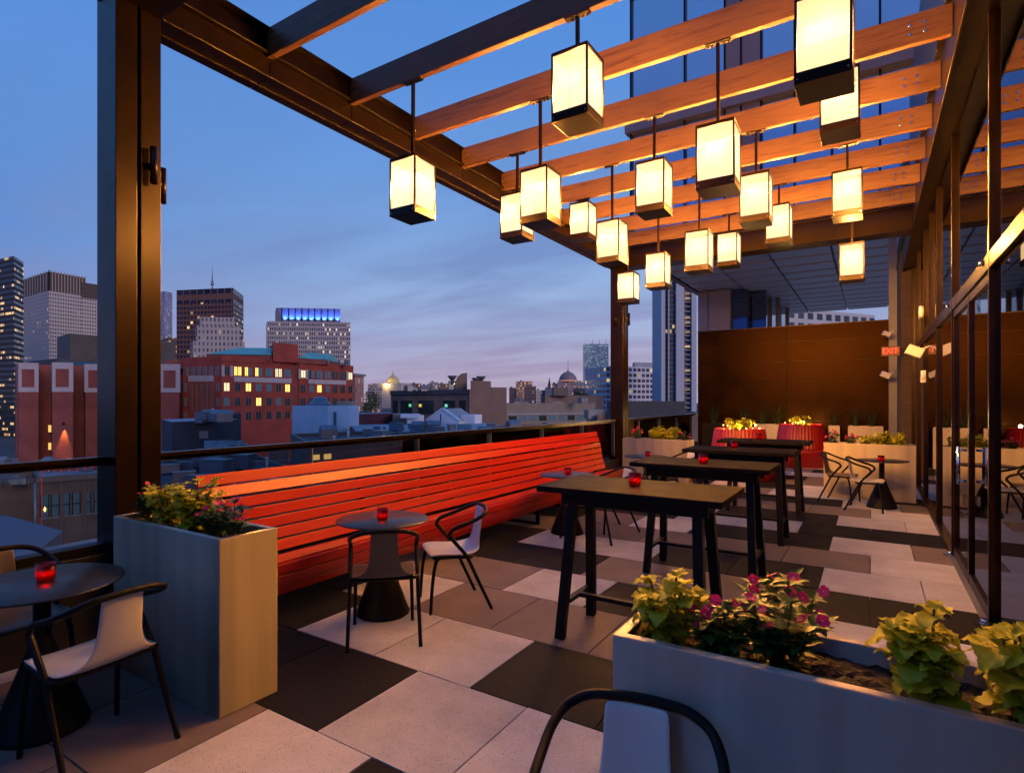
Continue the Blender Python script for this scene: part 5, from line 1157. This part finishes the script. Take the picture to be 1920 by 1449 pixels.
# white gabled house
p=ray(832,92); b=empty('gabled_house',(p.x,p.y,0),0,'small white gabled roof house among the roofs in front of the warehouse','house'); oo=loc(b)
ga,gb,gc=ray(801,92)-oo,ray(861,88)-oo,ray(893,93)-oo; ze=zat(788,90); zr_=zat(767,92); z0=zat(806,90)
mid=(ga+gb)/2; back=gc-gb
mb=MB(); k=len(mb.v); mb.v+=[Vector((q.x,q.y,z)) for q,z in ((ga,z0),(gb,z0),(gb,ze),(mid,zr_),(ga,ze))]; mb.face((k,k+1,k+2,k+3,k+4)); k=len(mb.v)
mb.v+=[Vector((q.x,q.y,z)) for q,z in ((gb,z0),(gc,z0),(gc,ze),(gb,ze))]; mb.face((k,k+1,k+2,k+3)); mb.build('walls',m_white,b)
mb=MB(); up=Vector((0,0,.12)); A_=Vector((gb.x,gb.y,ze-.2))+(gb-mid)*.06; B_=A_+back*1.03; C_=Vector((mid.x,mid.y,zr_))+back*1.03; D_=Vector((mid.x,mid.y,zr_)); A2=Vector((ga.x,ga.y,ze-.2))+(ga-mid)*.06; 
mb.quad(A_+up,B_+up,C_+up,D_+up); mb.quad(D_+up,C_+up,A2+back*1.03+up,A2+up); mb.build('roof',M_['roofgrey'],b)
mb=MB()
for q0,q1 in ((A_,D_),(D_,A2)): mb.beam(q0+up*1.5,q1+up*1.5,.25,.25)
mb.build('barge_board',m_white,b)
for i in range(6):
    q=gb.lerp(gc,.10+i*.14); mb=MB(); mb.cbox((q.x,q.y,(z0+ze)/2-.3),.35,.35,ze-z0-.9); mb.build('window',mat('louvred_window_%d'%i,(.30,.24,.14),.5),b)
q=ray(884,90)-oo; mb=MB(); mb.cbox((q.x,q.y,zat(795,90)),2.6,2.0,3); mb.build('chimney',m_white,b)
# low roofs seen through the glass
def parapet(b,fp,z,h=.35,t=.25,m=None):
    o=loc(b); c=sum(fp,Vector((0,0,0)))/4
    for i in range(4):
        p,q=fp[i]-o,fp[(i+1)%4]-o; e=(q-p).normalized(); n=Vector((e.y,-e.x,0)); 
        if n.dot(c-o-p)>0: n=-n
        mb=MB(); mb.prism([p+n*.04,q+n*.04,q-n*t,p-n*t],z-.1,z+h); mb.build('parapet',m or M_['duskwall'],b)
LR=[((262,64),(286,36),(600,41),930,'dusk','dark flat roof cluttered with vents and ducts behind the near end of the bench',22),
((545,54),(575,44),(760,50),836,'brick','brown brick building with two lit windows behind the middle of the balustrade',6),
((748,62),(760,52),(930,60),831,'dusk','dark roof edge behind the middle of the bench',6),
((918,70),(935,58),(1110,68),814,'dusk','dark roof edge behind the far end of the bench',6),
((1100,94),(1120,76),(1330,90),783,'dusk','dark roof behind the far column and far planter',6)]
M_['nearbrick']=brick_mat('brown_near_brick',(.13,.075,.06),(.18,.10,.08),(.12,.10,.095))
for n_,(a,bq,c,v,k,l,cn_) in enumerate(LR):
    b=block('low_roof',l,a,bq,c,v,{'dusk':M_['nearbrick'],'brick':M_['nearbrick']}[k],M_['roofdark']); b['group']='flat roofs beyond the balustrade'
    fp=foot(a,bq,c); z=zat(v,bq[1]); parapet(b,fp,z)
    if n_==0: clutter(b,300,575,39,58,z,cn_,5); clutter(b,380,540,44,60,z,8,9,1.6)
    else: clutter(b,bq[0]+15,c[0]-15,bq[1]+3,bq[1]+12,z,cn_,20+n_)
    if n_==1:
        for u in (592,614):
            s_=hit(fp[1],fp[2],u); q=fp[1]+(fp[2]-fp[1])*s_-loc(b); mb=MB(); M4=Matrix.Rotation(math.atan2((fp[2]-fp[1]).y,(fp[2]-fp[1]).x),4,'Z'); M4.translation=Vector((q.x,q.y,zat(856,45))); mb.box(-.30,.30,-.05,.05,-.2,.2,0,M4); mb.build('window',emis('near_lit_window',(1,.5,.14),.8),b)
pbox(b,1208,78,784,752,9,6,mat('dark_roof_plant',(.05,.05,.06),.8,0,.2,.5),'roof_plant'); pbox(b,1140,79,785,768,6,4,M_['duct'],'air_handler'); pbox(b,1190,77,784,772,.8,.8,M_['whiteplastic'],'vent_pipe'); pbox(b,1199,77,784,772,.8,.8,M_['whiteplastic'],'vent_pipe')
b=block('slope_roof_house','dark house with a sloping roof behind the tan building',(1018,250),(1022,240),(1132,250),741,M_['duskwall'],M_['roofdark']); pbox(b,1050,243,742,727,6,8,M_['duskwall'],'roof_block')
# left foreground roofs
b=block('rowhouse','dark brick rowhouse with a row of sash windows below the left balustrade',(58,112),(70,98),(330,112),898,M_['nearbrick'],M_['roofgrey']); oo=loc(b)
fp=foot((58,112),(70,98),(330,112)); e=fp[2]-fp[1]; L_=e.length; nn=Vector((e.y,-e.x,0)).normalized()
if nn.dot(fp[1])>0: nn=-nn
d=e.normalized(); zr0=zat(898,98)
for i,u in enumerate((84,103.5,123,143,163,183,203)):
    c=fp[1]+e*hit(fp[1],fp[2],u); z1=zr0-2.9; z0=zr0-6.6
    mb=MB(); mb.prism([p-oo for p in (c-d*.48+nn*.05,c+d*.48+nn*.05,c+d*.48-nn*.05,c-d*.48-nn*.05)],z0,z1); w=mb.build('window',gt,b)
    mb=MB(); zm=(z0+z1)/2; mb.prism([p-oo for p in (c-d*.48+nn*.12,c+d*.48+nn*.12,c+d*.48,c-d*.48)],zm-.07,zm+.07); mb.prism([p-oo for p in (c-d*.6+nn*.12,c-d*.48+nn*.12,c-d*.48,c-d*.6)],z0-.1,z1+.1); mb.prism([p-oo for p in (c+d*.48+nn*.12,c+d*.6+nn*.12,c+d*.6,c+d*.48)],z0-.1,z1+.1); mb.build('sash_rail',M_['black'],w)
    mb=MB(); mb.prism([p-oo for p in (c-d*.7+nn*.2,c+d*.7+nn*.2,c+d*.7,c-d*.7)],z0-.3,z0-.1); mb.build('sill',M_['concrete'],w)
    if i==0: mb=MB(); q=c+nn*.15-oo; mb.lathe([(0,-.45),(.22,0),(0,.6)],8,0,(q.x,q.y,z0+1.3)); mb.build('window_lamp',emis('window_lamp',(1,.55,.15),3),w)
mb=MB(); mb.prism([p-oo for p in (fp[1]+nn*.5-e*.01,fp[2]+nn*.5,fp[2]-nn*.1,fp[1]-nn*.1-e*.01)],zr0-.6,zr0+.15); mb.build('cornice',M_['duskwall'],b)
for f in (.0,.155,.31,.46):
    mb=MB(); mb.prism([p-oo for p in (fp[1]+nn*.22+e*(f-.012),fp[1]+nn*.22+e*(f+.012),fp[1]-nn*.05+e*(f+.012),fp[1]-nn*.05+e*(f-.012))],GZ,zr0-.6); mb.build('pilaster',M_['nearbrick'],b)
parapet(b,fp,zr0,.3); clutter(b,90,320,101,116,zr0,10,33,1.6)
mb=MB(); q=fp[1]+nn*.3-d*.3-oo; mb.cyl((q.x,q.y,GZ),(q.x,q.y,zr0-.6),.22,.22,10); mb.build('downpipe',M_['duct'],b)
b=block('courtyard_building','dim brick building left of the rowhouse with pipe railings on its roof',(-160,112),(-150,92),(64,104),922,M_['nearbrick'],M_['roofgrey']); oo=loc(b); zc_=zat(922,92)
mb=MB()
for k in range(3):
    q0,q1=ray(-20+k*6,97+k*2)-oo,ray(36+k*6,98+k*2)-oo; z=zc_+1.5
    mb.tube([(q0.x,q0.y,z),(q1.x,q1.y,z)],.07,6); mb.tube([(q0.x,q0.y,z-.6),(q1.x,q1.y,z-.6)],.05,6)
    for t in (0,.33,.66,1): q=q0.lerp(q1,t); mb.tube([(q.x,q.y,z),(q.x,q.y,z-1.52)],.06,6)
mb.build('roof_railing',M_['duct'],b); fpc=foot((-160,112),(-150,92),(64,104)); parapet(b,fpc,zc_,.5); clutter(b,-20,60,95,110,zc_,9,44,1.8)
b=block('long_roof','long brown wall and pale roof edge beyond the rowhouse, behind the red pennants',(-240,116),(-220,106),(345,112),877,M_['nearbrick'],M_['roofgrey']); zl_=zat(877,106); fpl=foot((-240,116),(-220,106),(345,112)); parapet(b,fpl,zl_,.25,.4,M_['roofgrey']); clutter(b,-10,330,108,113,zl_,12,55,1.5)
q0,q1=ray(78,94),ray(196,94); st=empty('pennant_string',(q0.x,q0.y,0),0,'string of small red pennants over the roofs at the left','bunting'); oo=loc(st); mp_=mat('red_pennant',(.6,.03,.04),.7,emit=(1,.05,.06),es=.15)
zf=lambda t: zat(878-9*t+5*sin(pi*t),94)
mb=MB(); mb.tube([tuple((q0.lerp(q1,i/12)-oo).to_2d())+(zf(i/12),) for i in range(13)],.02,5); mb.build('cord',M_['black'],st)
for t in (0,1): q=q0.lerp(q1,t)-oo; mb=MB(); mb.cyl((q.x,q.y,GZ),(q.x,q.y,zf(t)+.2),.06,.06,8); mb.build('mast',mp_ if t==0 else M_['black'],st)
d=(q1-q0).normalized()
for i in range(8):
    t=.06+i*.125; q=q0.lerp(q1,t)-oo; z=zf(t); mb=MB(); k=len(mb.v); P=Vector((q.x,q.y,z)); h_=.62
    mb.v+=[P-d*.28,P+d*.28,P-Vector((0,0,h_)),P-d*.28+FW*.02,P+d*.28+FW*.02,P-Vector((0,0,h_))+FW*.02]
    for f in ((0,1,2),(5,4,3),(0,2,5,3),(1,4,5,2),(0,3,4,1)): mb.face([k+j for j in f])
    mb.build('pennant',mp_,st)
# blue sloping awning roof right below the parapet
A_,B_,C_=ray(-90,13),ray(118,13.6),ray(70,10); z=zat(995,13.6); sl_=MB(); 
sl_.v+=[Vector((ray(-120,16).x,ray(-120,16).y,zat(955,16))),Vector((ray(20,16).x,ray(20,16).y,zat(968,16))),Vector((B_.x,B_.y,z)),Vector((ray(60,10).x,ray(60,10).y,zat(1040,10))),Vector((ray(-120,10).x,ray(-120,10).y,zat(1040,10)))]
n=len(sl_.v); sl_.v+=[v-Vector((0,0,.25)) for v in sl_.v[:n]]; sl_.face(range(n)); sl_.face([n+i for i in range(n)][::-1])
for i in range(n): j=(i+1)%n; sl_.face((i,n+i,n+j,j))
tag(sl_.build('sloped_roof',mat('slate_blue_roof',(.12,.15,.22),.6,0,.1,1)),'slate blue sloping roof just below the parapet at the left edge','roof')

# ================================================================== NEIGHBOUR TOWER (upper right)
nb=empty('glass_hotel_tower',(-7.25,20,0),0,'tall blue glass tower with grey ledges and an open soffit behind the pergola','building'); oo=Vector((-7.25,20,0))
def nbx(mb,name,m,bevel=0,par=None):
    for v in mb.v: v -= oo
    return mb.build(name,m,par or nb,bevel)
def bluemat(name,c,r):
    m,nt,b=newmat(name); b.inputs['Base Color'].default_value=(*c,1); b.inputs['Metallic'].default_value=.85; b.inputs['Roughness'].default_value=r
    t=node(nt,'ShaderNodeTexCoord'); mpn=node(nt,'ShaderNodeMapping'); mpn.inputs['Scale'].default_value=(.5,.5,.22); nt.links.new(t.outputs['Object'],mpn.inputs[0]); n=node(nt,'ShaderNodeTexNoise'); n.inputs['Scale'].default_value=1.2; nt.links.new(mpn.outputs[0],n.inputs['Vector'])
    bp=node(nt,'ShaderNodeBump'); bp.inputs['Strength'].default_value=.25; bp.inputs['Distance'].default_value=.15; nt.links.new(n.outputs[0],bp.inputs['Height']); nt.links.new(bp.outputs[0],b.inputs['Normal']); return m
M_['blueglass']=bluemat('blue_mirror_glass',(.55,.62,.72),.04); M_['blueglass2']=bluemat('dark_mirror_glass',(.16,.19,.26),.06)
TX=[-7.25,-5.35,-4.05,-3.55,-2.95,-2.0,-1.0,.2,1.9,2.5,3.1,4.6,6.2,8,10,12,14]
TK=['g','g','p','p','g','g','g','g','d','p','g','g','g','g','g','g']
ZL=[7.2,11.2,11.9,16.2,16.9,21.2,21.9,26.2,26.9,31.2,31.9,36.2,36.9,41]
mb=MB(); mb.box(-7.2,14,20.15,40,7.15,41.2); nbx(mb,'core',M_['blueglass2'])
for z0,z1 in zip(ZL[0::2],ZL[1::2]):
    for x0,x1,k in zip(TX[:-1],TX[1:],TK):
        mb=MB()
        if k=='p': mb.box(x0+.008,x1-.008,19.93,20.14,z0,z1-.005); nbx(mb,'cladding_panel',M_['mauve'])
        else: mb.box(x0+.03,x1-.03,20.02,20.14,z0,z1-.005); nbx(mb,'glass_panel',M_['blueglass'] if k=='g' else M_['blueglass2'])
for z0,z1 in zip(ZL[1::2],ZL[2::2]):
    mb=MB(); mb.box(-7.42,14,19.75,20.145,z0,z1); nbx(mb,'ledge',M_['mauve'],.01)
mb=MB()
for x0 in TX: mb.box(x0-.03,x0+.03,19.9,20.14,7.2,41)
nbx(mb,'mullions',M_['bronze'])
mb=MB()      # soffit boards
ny=14
for i in range(ny):
    y0=20+i*20/ny
    for (x0,x1) in ((-7.2,-5.2),(-5.2,-3.2),(-3.2,-1.2),(-1.2,.8),(.8,3),(3,5.5),(5.5,9),(9,14)): mb.box(x0+.04,x1-.04,y0+.13,y0+20/ny-.13,7.04,7.145)
nbx(mb,'soffit_panels',M_['soffit'])
mb=MB(); mb.box(-45,40,18.6,140,GZ,GZ+.3); tag(mb.build('bounce_ground',mat('pale_bounce_ground',(.5,.48,.47),.8,0,.1,.1)),kind='structure')  # unseen pale ground, added to bounce light up onto the soffit
mb=MB(); mb.box(-7.42,14,19.75,20.0,6.98,7.19); mb.box(-7.42,-7.2,20,40,6.98,7.19); nbx(mb,'soffit_edge',M_['bronze'])
mb=MB()
for x0,x1 in ((-7.2,-6.72),(-6.70,-5.68)): mb.box(x0+.01,x1-.01,29.2,39,-24,7.0)
nbx(mb,'stone_pier',M_['mauve'])
mb=MB(); mb.box(-5.66,-5.0,29.6,38,-24,7.0); mb.box(-4.96,-4.3,30.6,38,-24,7.0); nbx(mb,'lobby_glass',M_['blueglass2'])
for y in (33,37):
    mb=MB(); mb.box(-4.2,-4.0,y,y+.2,-24,7.0); nbx(mb,'column',M_['greymetal'])
# distant white block seen under the soffit
m=facade_mat('far_white_facade',(.46,.44,.46),(.05,.05,.06),4.2,3.4,.62,.6,.12,(1,.75,.5),.7)
tower('far_white_block','white gridded block glimpsed under the grey soffit above the dark wall',foot((1470,190),(1475,180),(1640,196)),zat(577,180),m)
